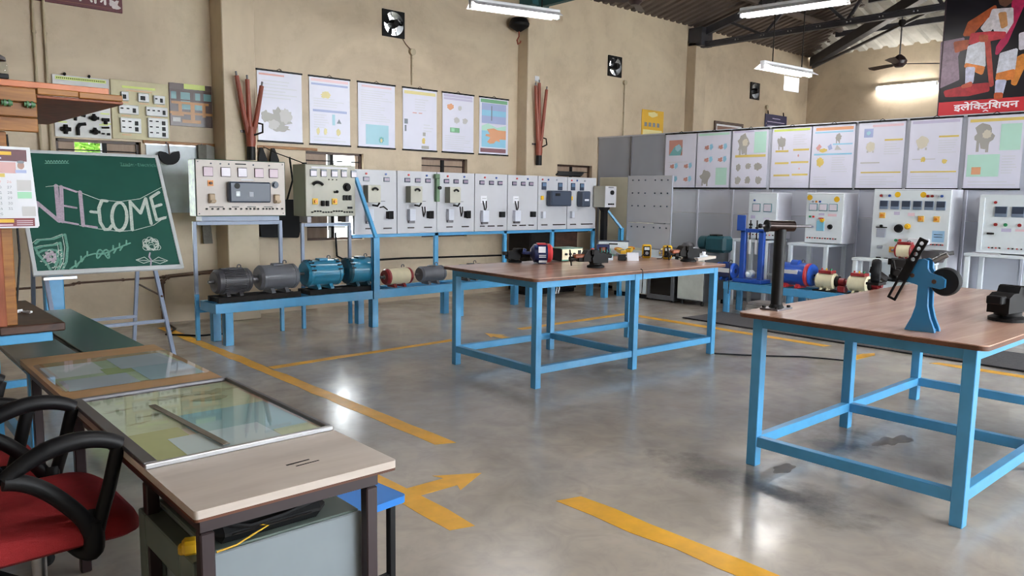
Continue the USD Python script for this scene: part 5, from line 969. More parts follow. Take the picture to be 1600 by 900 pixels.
# ------------------------------------------------------------------ lamps, ceiling fans, siren
def tube_lamp(label, p, q, wall=False, drops=True):
    p, q = np.array(p, float), np.array(q, float); c = (p + q) / 2; L = np.linalg.norm(q - p); d = q - p; rot = math.degrees(math.atan2(d[1], d[0]))
    t = thing('tube_light', label, 'lamp', tuple(c), rot)
    if wall:
        MB().box(-L / 2, L / 2, .0, .05, .03, .075, .006).build('batten', PAPERW, t); MB().box(-L / 2 + .02, -L / 2 + .05, -.05, .01, -.02, .05).box(L / 2 - .05, L / 2 - .02, -.05, .01, -.02, .05).build('lamp_holder', PAPERW, t)
        MB().cyl((-L / 2 + .05, -.03, 0), (L / 2 - .05, -.03, 0), .024, n=14).build('tube', TUBEM, t)
    else:
        MB().box(-L / 2, L / 2, -.04, .04, .03, .085, .008).build('batten', PAPERW, t); MB().prism([(-.14, -.012), (-.05, .04), (.05, .04), (.14, -.012), (.14, -.006), (.05, .048), (-.05, .048), (-.14, -.006)], (-L / 2 + .02, 0, 0), Y3, Z3, (L - .04) * X3).build('reflector', PAPERW, t, smooth=False)
        for s in (-1, 1): MB().box(s * (L / 2 - .012) - .012, s * (L / 2 - .012) + .012, -.03, .03, -.03, .05, .004).build('lamp_holder', PAPERW, t)
        MB().cyl((-L / 2 + .02, 0, 0), (L / 2 - .02, 0, 0), .028, n=16).build('tube', TUBEM, t)
        if drops:
            for s in (-.3, .3):
                zt = EAVE + SLOPE * (YW - max(c[1], RIDGE) if c[1] > RIDGE else c[1] - YB) - c[2]; zt = min(zt, EAVE + SLOPE * (XF - c[0]) - c[2]); MB().cyl((s * L, 0, .085), (s * L, 0, zt), .008, n=6).build('drop_rod', SOOT, t)
    return t
tube_lamp('hanging fluorescent tube lamp at the top of the picture above the poster wall', (5.82, 7.30, 3.8), (6.99, 6.99, 3.8))
tube_lamp('long hanging fluorescent tube lamp at top right, nearest the camera', (8.47, 5.36, 3.8), (8.66, 4.12, 3.8))
tube_lamp('small far hanging fluorescent tube lamp on two rods before the far wall corner', (9.76, 5.80, 3.4), (10.93, 5.70, 3.4))
t = tube_lamp('fluorescent tube lamp fixed on the far wall beside the banner', (XF - .06, 7.97, 4.14), (XF - .06, 6.60, 4.14), wall=True)
for p, q, lab in (((1.4, 1.7, 3.8), (2.6, 1.7, 3.8), 'added hanging tube lamp above the aisle, out of view, lighting the near glass table'), ((4.6, 1.2, 3.8), (4.7, 0, 3.8), 'hanging tube lamp above the near work table'), ((1.0, -.8, 3.8), (2.2, -.8, 3.8), 'hanging tube lamp behind the camera'), ((9.2, .2, 3.8), (9.3, -1.0, 3.8), 'hanging tube lamp to the right of the banner')):
    tube_lamp(lab, p, q)  # tubes out of view; the aisle one is added to light the near table
t = thing('lamp_tag', 'white paper sheet hanging below the small far tube lamp', 'paper', (10.45, 5.74, 3.13), -5); MB().box(-.16, .2, 0, .003, 0, .2).build('sheet', GREYP, t); MB().tube([(-.14, 0, .2), (-.14, 0, .33)], .004, 5).build('string', SOOT, t)
def ceiling_fan(label, c, ztop, a0):
    t = thing('ceiling_fan', label, 'fan', c); MB().cyl((0, 0, .08), (0, 0, ztop - c[2]), .012).build('down_rod', STEELD, t); MB().lathe([(.02, 0), (.06, .4), (.05, .9), (.015, 1), (0, 1)], (0, 0, ztop - c[2] - .16), (0, 0, .12), 16).build('canopy', SOOT, t)
    MB().lathe([(0, 0), (.06, 0), (.11, .25), (.12, .5), (.08, .8), (.03, 1), (0, 1)], (0, 0, -.06), (0, 0, .2), 24).build('motor', DKBROWN, t)
    for k in range(3):
        a = a0 + k * 2.0944; ca, sa = math.cos(a), math.sin(a); P = [(.1, -.03), (.2, -.06), (.6, -.075), (.64, 0), (.6, .065), (.2, .05), (.1, .03)]
        v = [(x * ca - y * sa, x * sa + y * ca, -.01 + y * .25) for x, y in P]; n = len(v); v += [(x, y, z + .005) for x, y, z in v]
        f = [(0, i + 1, i) for i in range(1, n - 1)] + [(n, n + i, n + i + 1) for i in range(1, n - 1)] + [q for i in range(n) for q in ((i, (i + 1) % n, n + (i + 1) % n), (i, n + (i + 1) % n, n + i))]
        MB().raw(v, f).build('blade', DKBROWN, t, smooth=False)
ceiling_fan('dark ceiling fan hanging from the truss in front of the far wall', (13.55, 5.52, 3.87), 4.62, 1.2)
ceiling_fan('dark ceiling fan cut off by the top edge of the picture in the middle', (9.0, 7.45, 4.42), 5.45, .55)
t = thing('wall_siren', 'dark domed siren with a small hook on the wall above the middle pillar', 'siren', (8.58, YW - .17, 4.22)); MB().lathe([(0, 0), (.04, 0), (.16, .4), (.17, .6), (.12, 1), (0, 1)], (0, 0, 0), (0, 0, .2), 24).build('dome', IRON, t); MB().box(-.03, .03, .02, .17, .08, .14).build('bracket', IRON, t)
MB().tube([(0, 0, .01), (0, 0, -.08), (-.04, 0, -.14), (-.02, 0, -.2), (.03, 0, -.17), (.04, 0, -.14)], .012, 6).build('hook', COPPER, t)
# ------------------------------------------------------------------ along the partition
bench('low blue steel bench in front of the partition carrying the blue and red motors', (9.42, 6.02, 0), -90, 1.95, [.0, .95, 1.84], D=.42, H=.43)
ZB = .432
t = machine('generator', 'small navy motor with a white label at the left end of the partition bench', 9.62, 6.25, ZB, .28, .11, NAVY, 'gen', rot=-90, endmat=ROYAL); MB().box(.02, .26, -.122, -.112, .12, .18).build('rating_label', PAPERW, t)
t = thing('test_rig', 'royal blue upright test rig with two posts, a cross bar and a flag plate', 'test rig', (9.58, 5.95, ZB), -90)
MB().box(.0, .44, -.06, .2, 0, .05, .004).build('base', ROYAL, t)
for x in (.06, .34): MB().box(x, x + .075, .0, .06, .05, .73, .004).build('post', ROYAL, t)
MB().box(.06, .415, .0, .06, .70, .75, .004).build('cross_bar', ROYAL, t); MB().box(0, .135, -.01, 0, .72, .935, .003).build('flag_plate', ROYAL, t)
for x in (.19, .29): MB().cyl((x, .03, .56), (x, .03, .87), .008).cyl((x, .03, .755), (x, .03, .775), .022, n=8).build('screw_rod', SOOT, t); MB().cyl((x, .03, .40), (x, .03, .6), .02).build('spring_balance', PAPERW, t)
MB().cyl((.21, .0, .12), (.21, .1, .12), .05).sphere((.21, -.02, .12), .03).build('drum', PALE, t)
t = machine('generator', 'large blue motor with red end rings behind the black post', 9.62, 5.30, ZB, .47, .15, ROYAL, 'plain', rot=-90, endmat=RED)
MB().box(.1, .34, -.15, -.142, .19, .24).build('rating_label', PAPERW, t); MB().cyl((.2, -.02, .31), (.3, -.02, .31), .06).build('terminal_dome', ROYAL, t); MB().lathe([(0, 0), (.15, 0), (.135, .8), (.05, 1), (0, 1)], (.47, 0, .18), (.03, 0, 0), 28).build('end_plate', ROYAL, t); MB().cyl((.49, 0, .18), (.54, 0, .18), .012).build('shaft_end', SOOT, t)
for k, (y, lab) in enumerate(((4.74, 'cream motor with a red top and red coupling behind the right work table'), (4.32, 'second cream motor with a red top, nearer the bending machine'))):
    t = machine('generator', lab, 9.6, y, ZB, .24, .1, CREAM, 'plain', rot=-90, endmat=CREAM); MB().box(.03, .21, -.07, .06, .225, .265, .006).build('red_terminal_box', DKRED, t)
    MB().lathe([(0, 0), (.07, 0), (.07, 1), (0, 1)], (.245, 0, .13), (.04, 0, 0), 20).build('fan_end', SOOT, t); MB().box(-.01, .3, -.12, .12, -.002, .012).build('slide_rail', SOOT, t)
    MB().cyl((.29, 0, .13), (.36, 0, .13), .05).cyl((.36, 0, .13), (.4, 0, .13), .03).box(.28, .38, -.05, .05, 0, .08, .01).build('coupling', DKRED, t)
    for j, m_ in enumerate((REDP, YEL, GREENP)): MB().cyl((.06 + .06 * j, -.02, .265), (.06 + .06 * j, -.02, .29), .01, n=8).build('terminal', m_, t)
t = thing('stone_slabs', 'pale slabs stacked on the floor under the partition bench', 'slabs', (9.75, 5.9, 0.0), -90)
for k in range(3): MB().box(.02 * k, 1.0 - .03 * k, .05, .4, .045 * k, .045 * k + .042, .008).build('slab', PLY, t)
# consoles: each a sheet cabinet on a pale steel stand
def stand_table(label, y, x, w, d, h, legs=.05):
    t = thing('console_stand', label, 'stand', (x, y, 0), -90); MB().box(-.01, w + .01, -.01, d, h - .035, h, .003).build('top_frame', PALE, t)
    for a in (0, w - legs):
        for b in (0, d - legs): MB().box(a, a + legs, b, b + legs, 0, h - .035, .003).build('leg', PALE, t)
    MB().box(legs, w - legs, d - .04, d - .015, .2, .23).box(legs, w - legs, d - .04, d - .015, .45, .48).build('back_bar', PALE, t)
    return t
def console(label, y, x, w, z0, z1, d, plinth=0.):
    t = thing('test_console', label, 'control console', (x, y, z0), -90); h = z1 - z0
    MB().box(0, w, 0, d, plinth, h, .006).build('case', PALESIDE, t); MB().box(.006, w - .006, -.012, 0, plinth + .006, h - .006, .004).build('front_door', PALE, t); MB().box(.012, w - .012, -.014, -.012, h - .016, h - .012).build('top_seam', GREYD, t, smooth=False)
    return t
def off(mb): return mb
class Fr:
    """instrument placing on a front door plane (local y = -0.012)"""
    def __init__(s, t): s.t = t
    def box(s, n, x0, x1, z0, z1, d, m, b=.003, parent=None): return MB().box(x0, x1, -.012 - d, -.0115, z0, z1, b).build(n, m, parent or s.t)
    def cyl(s, n, x, z, r, d, m, r2=None): return MB().cyl((x, -.0115, z), (x, -.012 - d, z), r, r2, n=18).build(n, m, s.t)
    def meter(s, x0, x1, z0, z1, face, frame=SLATE, k=.1):
        q = s.box('meter', x0, x1, z0, z1, .012, frame); b = (x1 - x0) * k; MB().box(x0 + b, x1 - b, -.026, -.022, z0 + b, z1 - b).build('meter_face', face, q, smooth=False)
    def digital(s, x0, x1, z0, z1):
        q = s.box('digital_meter', x0, x1, z0, z1, .014, M('meter_slate_blue', '#6f7f95', .35)); MB().box(x0 + .006, x1 - .006, -.029, -.024, z0 + (z1 - z0) * .32, z1 - .006).build('meter_screen', SLATE, q, smooth=False)
    def rot(s, x, z, r=.04):
        q = s.box('rotary_switch', x - r, x + r, z - r, z + r, .012, M('switch_amber', '#e0b45c', .4)); MB().cyl((x, -.024, z), (x, -.045, z), r * .5).build('switch_handle', ORANGE, q)
    def terms(s, x0, x1, z, n, r=.008):
        for grp, m in ((0, REDP), (1, BLACK)):
            a = MB()
            for k, x in enumerate(np.linspace(x0, x1, n)):
                if k % 2 == grp: a.cyl((x, -.012, z), (x, -.032, z), r, n=8)
            a.build('terminal_row', m, s.t, kind='stuff')
    def estop(s, x, z, r=.035): s.cyl('stop_button_base', x, z, r, .02, YEL); MB().cyl((x, -.03, z), (x, -.055, z), r * .8, r * .6, n=16).build('stop_button', YEL, s.t)
stand_table('pale steel stand under the two meter console, behind the blue test rig', 6.36, 10.10, .58, .55, 1.0)
f = Fr(console('small pale console with two square meters, leftmost by the partition', 6.13, 10.15, .46, 1.02, 1.685, .40))
for x in (.07, .25): f.meter(x, x + .13, .39, .51, METERF, M('meter_teal_frame', '#5f8a94', .4), .08)
f.cyl('indicator_lamp', .1, .555, .014, .012, BLUEP); f.box('blue_sticker', .05, .12, .29, .335, .001, INK['mauve'], 0); f.box('pale_sticker', .25, .35, .28, .31, .001, PAPER, 0); f.box('toggle_switch', .04, .085, .19, .215, .025, SOOT); f.terms(.05, .42, .06, 8)
stand_table('pale steel stand under the console with two yellow roundels', 5.42, 10.05, .56, .58, .995)
f = Fr(console('pale console with three meters and two yellow roundels', 5.24, 10.15, .53, 1.005, 1.69, .40))
for x in (.05, .19, .33): f.meter(x, x + .12, .44, .54, METERF, M('meter_teal_frame', '#5f8a94', .4), .08)
for x, z in ((.05, .62), (.43, .60)): f.cyl('yellow_roundel', x, z, .038, .003, YEL)
for x, m_ in ((.1, GREYD), (.15, ORANGE), (.2, BLUEP)): f.cyl('indicator_lamp', x, .565, .014, .014, m_)
for x, m_ in ((.07, GREENP), (.12, REDP)): f.cyl('push_button', x, .36, .014, .016, m_)
f.box('blue_plate', .17, .28, .17, .31, .012, M('sky_blue_plate', '#7fc0dc', .4)); f.estop(.25, .315, .03); f.box('red_latch', .2, .27, .335, .35, .03, DKRED); f.box('toggle_bank', .04, .13, .21, .235, .02, GREYD); f.cyl('knob', .36, .23, .035, .03, BLACK, .028)
f.box('violet_sticker', .19, .27, .38, .41, .001, INK['mauve'], 0); f.box('pink_sticker', .32, .44, .37, .405, .001, INK['pink'], 0); f.terms(.05, .45, .07, 12)
f = Fr(console('large floor standing pale console with six digital meters', 4.33, 10.15, .93, 0.0, 1.745, .36, .04))
H3 = 1.74; sx = .93 / 1.0
for k in range(6): x = .09 + .135 * k; f.digital(x, x + .105, 1.49, 1.60)
for x, m_ in ((.10, DKRED), (.15, PALESIDE), (.205, BLUEP), (.66, DKRED), (.71, DKRED), (.765, PALESIDE), (.82, BLUEP)): f.cyl('indicator_lamp', x, 1.66, .016, .016, m_)
for x in (.3, .605): f.cyl('yellow_roundel', x, 1.675, .035, .003, YEL)
f.box('name_plate', .34, .58, 1.655, 1.70, .002, PALE, 0)
for x, z in ((.13, 1.41), (.60, 1.38), (.78, 1.38), (.28, .98), (.70, .95), (.81, .94)): f.rot(x, z, .036)
f.cyl('dial', .34, 1.25, .055, .035, BLACK, .045); f.estop(.45, 1.28, .036); f.box('violet_sticker', .27, .34, 1.42, 1.46, .001, INK['mauve'], 0); f.box('pink_sticker', .44, .52, 1.41, 1.45, .001, INK['pink'], 0)
f.box('switch_cluster', .08, .19, 1.13, 1.24, .03, GREYD); f.cyl('switch_pin', .13, 1.275, .016, .03, BLACK); f.box('switch_bar', .06, .2, 1.25, 1.262, .012, SOOT); f.cyl('push_button', .32, 1.10, .018, .016, GREENP); f.cyl('push_button', .37, 1.10, .018, .016, REDP)
f.box('white_module', .48, .72, 1.06, 1.14, .05, PAPERW, .008); f.box('blue_card', .74, .88, 1.10, 1.24, .002, M('pale_blue_card', '#9cc4e4', .4), 0); f.box('card_line', .76, .86, 1.16, 1.167, .003, SLATE, 0); f.box('card_line', .76, .86, 1.19, 1.197, .003, SLATE, 0)
f.box('toggle_bank', .09, .16, .99, 1.02, .012, GREYD); f.box('socket', .09, .15, .84, .875, .02, SOOT); f.box('socket', .19, .24, .84, .87, .02, SOOT); f.terms(.74, .87, 1.07, 7)
t4 = stand_table('pale steel stand under the rightmost console', 3.19, 10.08, .66, .56, .995)
f = Fr(console('pale console with two digital meters, rightmost by the partition', 3.09, 10.15, .62, 1.01, 1.685, .40))
MB().prism(sbox(0, 0, .62, .672).difference(sbox(.05, .03, .6, .635)), (0, -.03, 0), X3, Z3, .018 * Y3).build('door_frame', PALE, f.t)
for x in (.16, .33): f.digital(x, x + .125, .42, .54)
f.cyl('indicator_lamp', .16, .585, .016, .016, DKRED); f.box('maker_plate', .45, .52, .60, .62, .002, GREYD, 0)
for x, m_ in ((.18, DKRED), (.28, GREENP), (.42, DKRED)): f.cyl('push_button', x, .33, .019, .018, m_)
f.box('violet_sticker', .24, .34, .25, .29, .001, INK['mauve'], 0); f.box('pink_sticker', .38, .5, .26, .285, .001, INK['pink'], 0); f.box('toggle_switch', .1, .17, .215, .235, .03, SOOT); f.terms(.13, .24, .06, 4); f.terms(.33, .46, .06, 4)
t = thing('leaflet', 'white leaflet lying on the stand in front of the rightmost console', 'papers', (10.09, 3.13, .998), -90); MB().box(0, .3, .0, .05, 0, .006).build('sheet', PAPERW, t)
# low table in front of the large console
t = stand_table('low grey table in front of the large console', 4.42, 9.86, .95, .2, .865)
t = machine('generator', 'small cream motor with red ends on the low grey table behind the black arm', 9.97, 3.93, .868, .20, .085, CREAM, 'plain', rot=-90, endmat=DKRED); MB().box(.02, .18, -.05, .05, .19, .225, .006).build('red_terminal_box', DKRED, t)
MB().box(-.04, .26, -.1, .1, -.002, .008).build('slide_rail', GREYP, t)
t = thing('grey_tray', 'round dark tray with a silver handle on the low grey table', 'tray', (9.98, 3.50, .868)); MB().lathe([(0, 0), (.11, 0), (.15, .8), (.16, 1), (.14, 1), (.1, .15), (0, .12)], (0, 0, 0), (0, 0, .14), 24).build('bowl', STEELD, t); MB().cyl((-.1, -.1, .1), (-.05, -.24, .13), .025).build('handle', STEEL, t)
# white cabinets by the corner, the pegboard on them
CX = 9.6
def cabinet(name, label, y, w, h, d, front, side, z0=.07):
    t = thing(name, label, 'cabinet', (CX, y, 0), -90); MB().box(0, w, 0, d, z0, h, .005).build('body', side, t)
    for a in (.03, w - .07):
        for b in (.03, d - .07): MB().cyl((a + .02, b + .02, 0.0), (a + .02, b + .02, z0 + .005), .022, n=10).build('castor', BLACK, t)
    return t
t = cabinet('white_cabinet', 'white fronted cabinet with a dark side on castors behind the middle table', 6.93, .46, .80, .62, PALE, M('cabinet_charcoal', '#54565a', .45)); MB().box(.004, .456, -.018, 0, .085, .795, .004).build('door', M('cabinet_white', '#c9cec8', .4), t)
t = cabinet('dark_rack', 'dark open rack cabinet with a white top drawer beside the white cabinet', 7.50, .50, .80, .6, SOOT, M('rack_charcoal', '#3a3b3e', .45), .02)
m = MB().prism(sbox(0, .03, .5, .66).difference(sbox(.05, .1, .45, .62)), (0, -.02, 0), X3, Z3, .02 * Y3); m.build('door_frame', M('rack_frame', '#5a5c60', .45), t); MB().box(.06, .44, -.008, -.004, .1, .62).build('dark_glass', M('black_glass', '#060607', .1), t); MB().box(0, .5, -.018, 0, .665, .795, .004).build('drawer', PALE, t)
t = cabinet('white_cabinet', 'low two door white cupboard under the pegboard in the corner', 8.22, .70, .76, .55, PALE, CREAMCUP, .07)
MB().box(.004, .345, -.018, 0, .085, .755, .004).build('door', CREAMCUP, t); MB().box(.355, .696, -.018, 0, .085, .755, .004).build('door', PALE, t); MB().box(.02, .68, .02, .5, 0, .07).build('plinth', BLACK, t)
t = thing('pegboard', 'tall white double pegboard standing on the corner cabinets', 'pegboard', (CX + .02, 7.98, .80), -90)
MB().box(0, .85, 0, .03, .40, 1.13, .003).build('board', WHITE, t); MB().box(0, .85, 0, .03, 0, .39, .003).build('board', WHITE, t)
for z, n in ((1.06, 6), (.86, 6), (.66, 6), (.33, 6)):
    m = MB()
    for x in (.1, .22, .35, .54, .66, .78): m.cyl((x, .0, z), (x, -.012, z), .011, n=8)
    m.build('peg_row', SLATE, t, kind='stuff')
MB().box(-.006, 0, -.002, .032, 0, 1.13).box(.85, .856, -.002, .032, 0, 1.13).build('edge_strip', GREYD, t)
t = thing('cream_cupboard', 'tall cream cupboard in the corner behind the small switch box', 'cupboard', (10.2, 9.1, 0), -90); MB().box(0, .86, 0, .45, .05, 1.93, .006).build('body', CREAMCUP, t); MB().box(.01, .85, -.014, 0, .06, 1.92, .004).build('door', CREAMCUP, t); MB().box(.03, .83, .03, .42, 0, .05).build('plinth', BLACK, t)
t = thing('teal_motor', 'dark teal gear motor standing on the white cabinet', 'motor', (CX + .26, 6.60, .803), -90); MB().box(0, .36, -.12, .12, 0, .24, .04).build('gear_case', DEEPTEAL, t); MB().cyl((-.12, 0, .13), (.0, 0, .13), .1, n=24).build('motor_end', DEEPTEAL, t); MB().box(.06, .2, -.08, .08, .24, .26, .01).build('lid', SOOT, t)
t = thing('dark_dome', 'dark round motor cap on a white box beside the teal gear motor', 'cap', (CX + .2, 6.86, .803)); MB().box(-.14, .14, -.08, .16, 0, .05, .01).build('white_base', PAPERW, t); MB().lathe([(.1, 0), (.1, .3), (.07, .8), (0, 1)], (0, .06, .05), (0, 0, .08), 20).build('dome', GREYDK, t)
# ------------------------------------------------------------------ chalkboard on its easel
AX, V2 = np.array([0, 7.54, .89]), np.array([0, .50702, .86193]); NN = np.array([0, -V2[2], V2[1]])
t = thing('chalkboard', 'green chalkboard chalked WEL-COME with flowers, leaning on a grey easel', 'chalkboard', (1.32, 7.54, .89), 0)
Lb = lambda m: m.xf(lambda v: v[:, :1] * X3 + v[:, 1:2] * -NN[None] * 1.0 + v[:, 2:] * V2)     # (x, depth behind, up the slope)
def bb(m, n, mat, lab=None, kind=None, smooth=32): return Lb(m).build(n, mat, t, lab, kind, smooth)
W_, H_ = 1.20, 1.205
bb(MB().box(.0, W_, .004, .02, 0, H_), 'board', CHALKG)
for a in ((-.012, W_ + .012, -.03, .012), (-.012, W_ + .012, H_ - .012, H_ + .02)): bb(MB().box(a[0], a[1], -.004, .028, a[2], a[3], .004), 'frame_edge', WFRAME)
for a in ((-.022, .012), (W_ - .012, W_ + .022)): bb(MB().box(a[0], a[1], -.004, .028, -.03, H_ + .02, .004), 'frame_edge', WFRAME)
CK = json.loads('{"letter":[[[1.49,0.591],[1.567,0.492],[1.595,0.856]],[[1.635,0.846],[1.592,0.487],[1.711,0.457]],[[1.635,0.846],[1.75,0.794]],[[1.616,0.651],[1.724,0.626]],[[1.78,0.794],[1.751,0.445],[1.859,0.424]],[[1.837,0.586],[1.891,0.579]],[[1.989,0.699],[1.948,0.705],[1.908,0.622],[1.897,0.475],[1.92,0.401],[1.959,0.401],[1.989,0.441]],[[2.134,0.533],[2.119,0.476],[2.096,0.428],[2.07,0.396],[2.043,0.386],[2.021,0.397],[2.005,0.43],[2.0,0.478],[2.004,0.534],[2.019,0.591],[2.041,0.64],[2.068,0.673],[2.095,0.684],[2.118,0.673],[2.133,0.64],[2.139,0.591],[2.134,0.533]],[[2.155,0.391],[2.19,0.693],[2.26,0.568],[2.336,0.729],[2.335,0.455]],[[2.471,0.8],[2.384,0.739],[2.392,0.493],[2.474,0.518]],[[2.397,0.639],[2.465,0.663]]],"line":[[[1.513,0.843],[1.602,0.857],[1.757,0.799],[1.926,0.713],[2.096,0.693],[2.282,0.725],[2.525,0.868]],[[1.722,0.445],[1.876,0.407],[2.042,0.377],[2.179,0.388],[2.356,0.439],[2.489,0.532]],[[2.127,0.176],[2.13,0.078]]],"paisley":[[[1.354,0.276],[1.391,0.31],[1.499,0.317],[1.593,0.358],[1.593,0.229],[1.565,0.092],[1.516,0.0]],[[1.359,0.23],[1.406,0.248],[1.509,0.26],[1.544,0.277],[1.541,0.169],[1.513,0.064],[1.484,0.005]],[[1.355,0.178],[1.4,0.206],[1.472,0.211],[1.507,0.201],[1.503,0.11],[1.473,0.051]],[[1.346,0.238],[1.365,0.162],[1.416,0.069],[1.436,0.001]]],"vine":[[[1.582,0.017],[1.65,0.064],[1.724,0.138],[1.797,0.158],[1.872,0.151],[1.957,0.191],[2.112,0.254]],[[1.603,0.035],[1.578,-0.004]],[[1.63,0.05],[1.636,0.093]],[[1.658,0.071],[1.632,0.033]],[[1.68,0.093],[1.686,0.136]],[[1.709,0.123],[1.683,0.084]],[[1.736,0.137],[1.743,0.181]],[[1.928,0.176],[1.901,0.136]],[[1.956,0.188],[1.964,0.232]],[[1.984,0.198],[1.956,0.157]],[[2.013,0.209],[2.021,0.254]],[[2.042,0.223],[2.013,0.182]],[[2.077,0.236],[2.085,0.281]],[[1.914,0.128],[1.908,0.109],[1.899,0.107],[1.889,0.123],[1.879,0.151],[1.866,0.179],[1.852,0.195],[1.838,0.193],[1.825,0.175],[1.815,0.147],[1.81,0.122],[1.814,0.11],[1.825,0.117],[1.843,0.138],[1.864,0.166],[1.884,0.188],[1.901,0.194],[1.912,0.182],[1.916,0.157],[1.914,0.128]]],"rose":[[[2.293,0.232],[2.293,0.227],[2.291,0.223],[2.288,0.219],[2.284,0.215],[2.279,0.213],[2.274,0.212],[2.268,0.214],[2.264,0.218],[2.26,0.223],[2.259,0.231],[2.26,0.239],[2.263,0.247],[2.268,0.254],[2.275,0.261],[2.284,0.264],[2.293,0.265],[2.302,0.263],[2.309,0.257],[2.315,0.249],[2.317,0.238],[2.317,0.226],[2.312,0.213],[2.305,0.202],[2.295,0.193],[2.283,0.187],[2.27,0.185],[2.258,0.188],[2.247,0.195],[2.239,0.206],[2.235,0.22],[2.235,0.235],[2.24,0.252],[2.248,0.267],[2.261,0.28],[2.276,0.289],[2.293,0.292],[2.309,0.291],[2.323,0.283],[2.334,0.27],[2.341,0.253],[2.342,0.234],[2.338,0.213],[2.328,0.194],[2.313,0.177],[2.295,0.165],[2.275,0.159],[2.255,0.16],[2.237,0.167],[2.223,0.181],[2.213,0.2],[2.21,0.223],[2.213,0.247],[2.223,0.271],[2.239,0.292],[2.26,0.308],[2.283,0.318],[2.307,0.32],[2.33,0.313],[2.348,0.299]],[[2.266,0.145],[2.251,0.105],[2.263,0.072],[2.244,-0.005]],[[2.25,0.059],[2.21,0.104],[2.132,0.078],[2.191,0.04],[2.25,0.059]],[[2.267,0.058],[2.333,0.098],[2.407,0.056],[2.334,0.029],[2.267,0.058]],[[2.15,0.077],[2.23,0.065]],[[2.292,0.062],[2.382,0.057]]],"scribble":[[[1.55,1.119],[1.558,1.096],[1.572,1.12],[1.58,1.097],[1.595,1.121],[1.603,1.098],[1.618,1.122],[1.626,1.1],[1.64,1.124],[1.648,1.101],[1.663,1.125],[1.671,1.102],[1.686,1.126],[1.694,1.103],[1.709,1.127],[1.718,1.104],[1.733,1.128]],[[1.541,1.087],[1.732,1.096]],[[2.179,1.089],[2.26,1.089]]]}')
from shapely.geometry import LineString
def chalk(strokes, w, mat, n, kind=None):
    m = MB()
    for k, s in enumerate(strokes):
        g = LineString([(x - 1.32, v) for x, v in s]).buffer(w, quad_segs=2)
        m.prism(g, (0, .0036 - .0001 * (k % 5), 0), X3, Z3, -.0008 * Y3)
    bb(m, n, mat, None, kind, False)
E_ = CK['letter'][1]; L_ = CK['letter'][4]
W0 = np.array(CK['letter'][0]); chalk([[tuple(W0[0] + (W0[0] - W0[1]) * .9)] + CK['letter'][0], [tuple(W0[0] + (W0[0] - W0[1]) * .9), (1.37, .47)]], .017, CHALKPK, 'chalk_lettering'); chalk([E_[:2], L_[:2]], .016, CHALKPK, 'chalk_lettering'); chalk([E_[1:], CK['letter'][2], CK['letter'][3], L_[1:]], .010, CHALKPK, 'chalk_lettering'); chalk(CK['letter'][5:], .0145, CHALK, 'chalk_lettering')
chalk(CK['line'][:2], .0035, CHALK, 'chalk_bunting'); chalk(CK['paisley'], .010, CHALKGN, 'chalk_paisley'); chalk([[(x - .022, v + .004) for x, v in s] for s in CK['paisley'][:2]], .003, CHALK, 'chalk_paisley_edge'); chalk(CK['vine'], .007, CHALKGN, 'chalk_vine'); g = np.random.default_rng(12); RX, RZ = CK['rose'][0][0]; rose = [[(RX + .075 * r * math.cos(a), .0 + RZ + .07 * r * math.sin(a)) for a, r in zip(np.linspace(o, o + 5.2, 16), g.random(16) * .5 + .5)] for o in (0, 1.1, 2.3, 3.4, 4.6)] + [[(RX + dx + .03 * math.cos(a), RZ + dz + .03 * math.sin(a)) for a in np.linspace(0, 6.28, 12)] for dx, dz in ((-.04, .03), (.04, .03), (0, -.03), (0, .05), (-.05, -.03), (.05, -.03))]
chalk(rose, .0028, CHALK, 'chalk_rose'); chalk(CK['rose'][1:2], .007, CHALKPK, 'chalk_stem'); chalk(CK['rose'][2:], .0035, CHALK, 'chalk_leaf'); chalk(CK['scribble'], .004, CHALKGN, 'chalk_heading', 'stuff')
chalk([[(1.456 + .05 * math.cos(a) * (.5 + .5 * (i % 2)), .143 + .05 * math.sin(a) * (.5 + .5 * (i % 2))) for i, a in enumerate(np.linspace(0, 6.28, 15))]], .012, CHALKPK, 'chalk_flower')
g = np.random.default_rng(4); dots = [[(x, v), (x + .006, v + .004)] for x, v in zip(1.36 + .18 * g.random(60), .02 + .2 * g.random(60))]
chalk(dots, .004, CHALK, 'chalk_dots', 'stuff')
tm = meshkit.text_mesh('Trade:-Electrician', .034, .0006); v, ff, _ = meshkit.arrays(tm); bb(MB().raw(np.stack([v[:, 0] * .92 + 2.17 - 1.32, .0036 - v[:, 2], v[:, 1] + 1.09], 1), ff), 'chalk_heading', CHALKGN, None, 'stuff', False)
e = thing('easel', 'grey painted steel A frame easel carrying the chalkboard', 'easel', (1.32, 7.54, 0))
q = lambda x, y, z: np.array([x - 1.32, y - 7.54, z])
for x in (1.40, 2.30): MB().bar(q(x, 7.10, 0), q(x, 8.21, 1.89) , .035, .035).build('front_leg', BLUEGREY, e)
for x0, x1 in ((1.42, 1.46), (2.31, 2.42)): MB().bar(q(x0, 8.42, 0), q(x1, 8.25, 1.9), .035, .035).build('rear_leg', BLUEGREY, e)
MB().bar(q(1.40, 7.34, .405), q(2.30, 7.34, .405), .03, .03).build('front_bar', BLUEGREY, e); MB().bar(q(1.42, 8.36, .31), q(2.33, 8.36, .31), .03, .03).build('rear_bar', BLUEGREY, e)
MB().bar(q(2.30, 7.42, .62), q(2.36, 8.31, .64), .016, .016).build('side_tie', PIPEB, e); MB().bar(q(1.36, 7.50, .835), q(1.62, 7.50, .835), .05, .03).build('chalk_ledge', ALU, e)
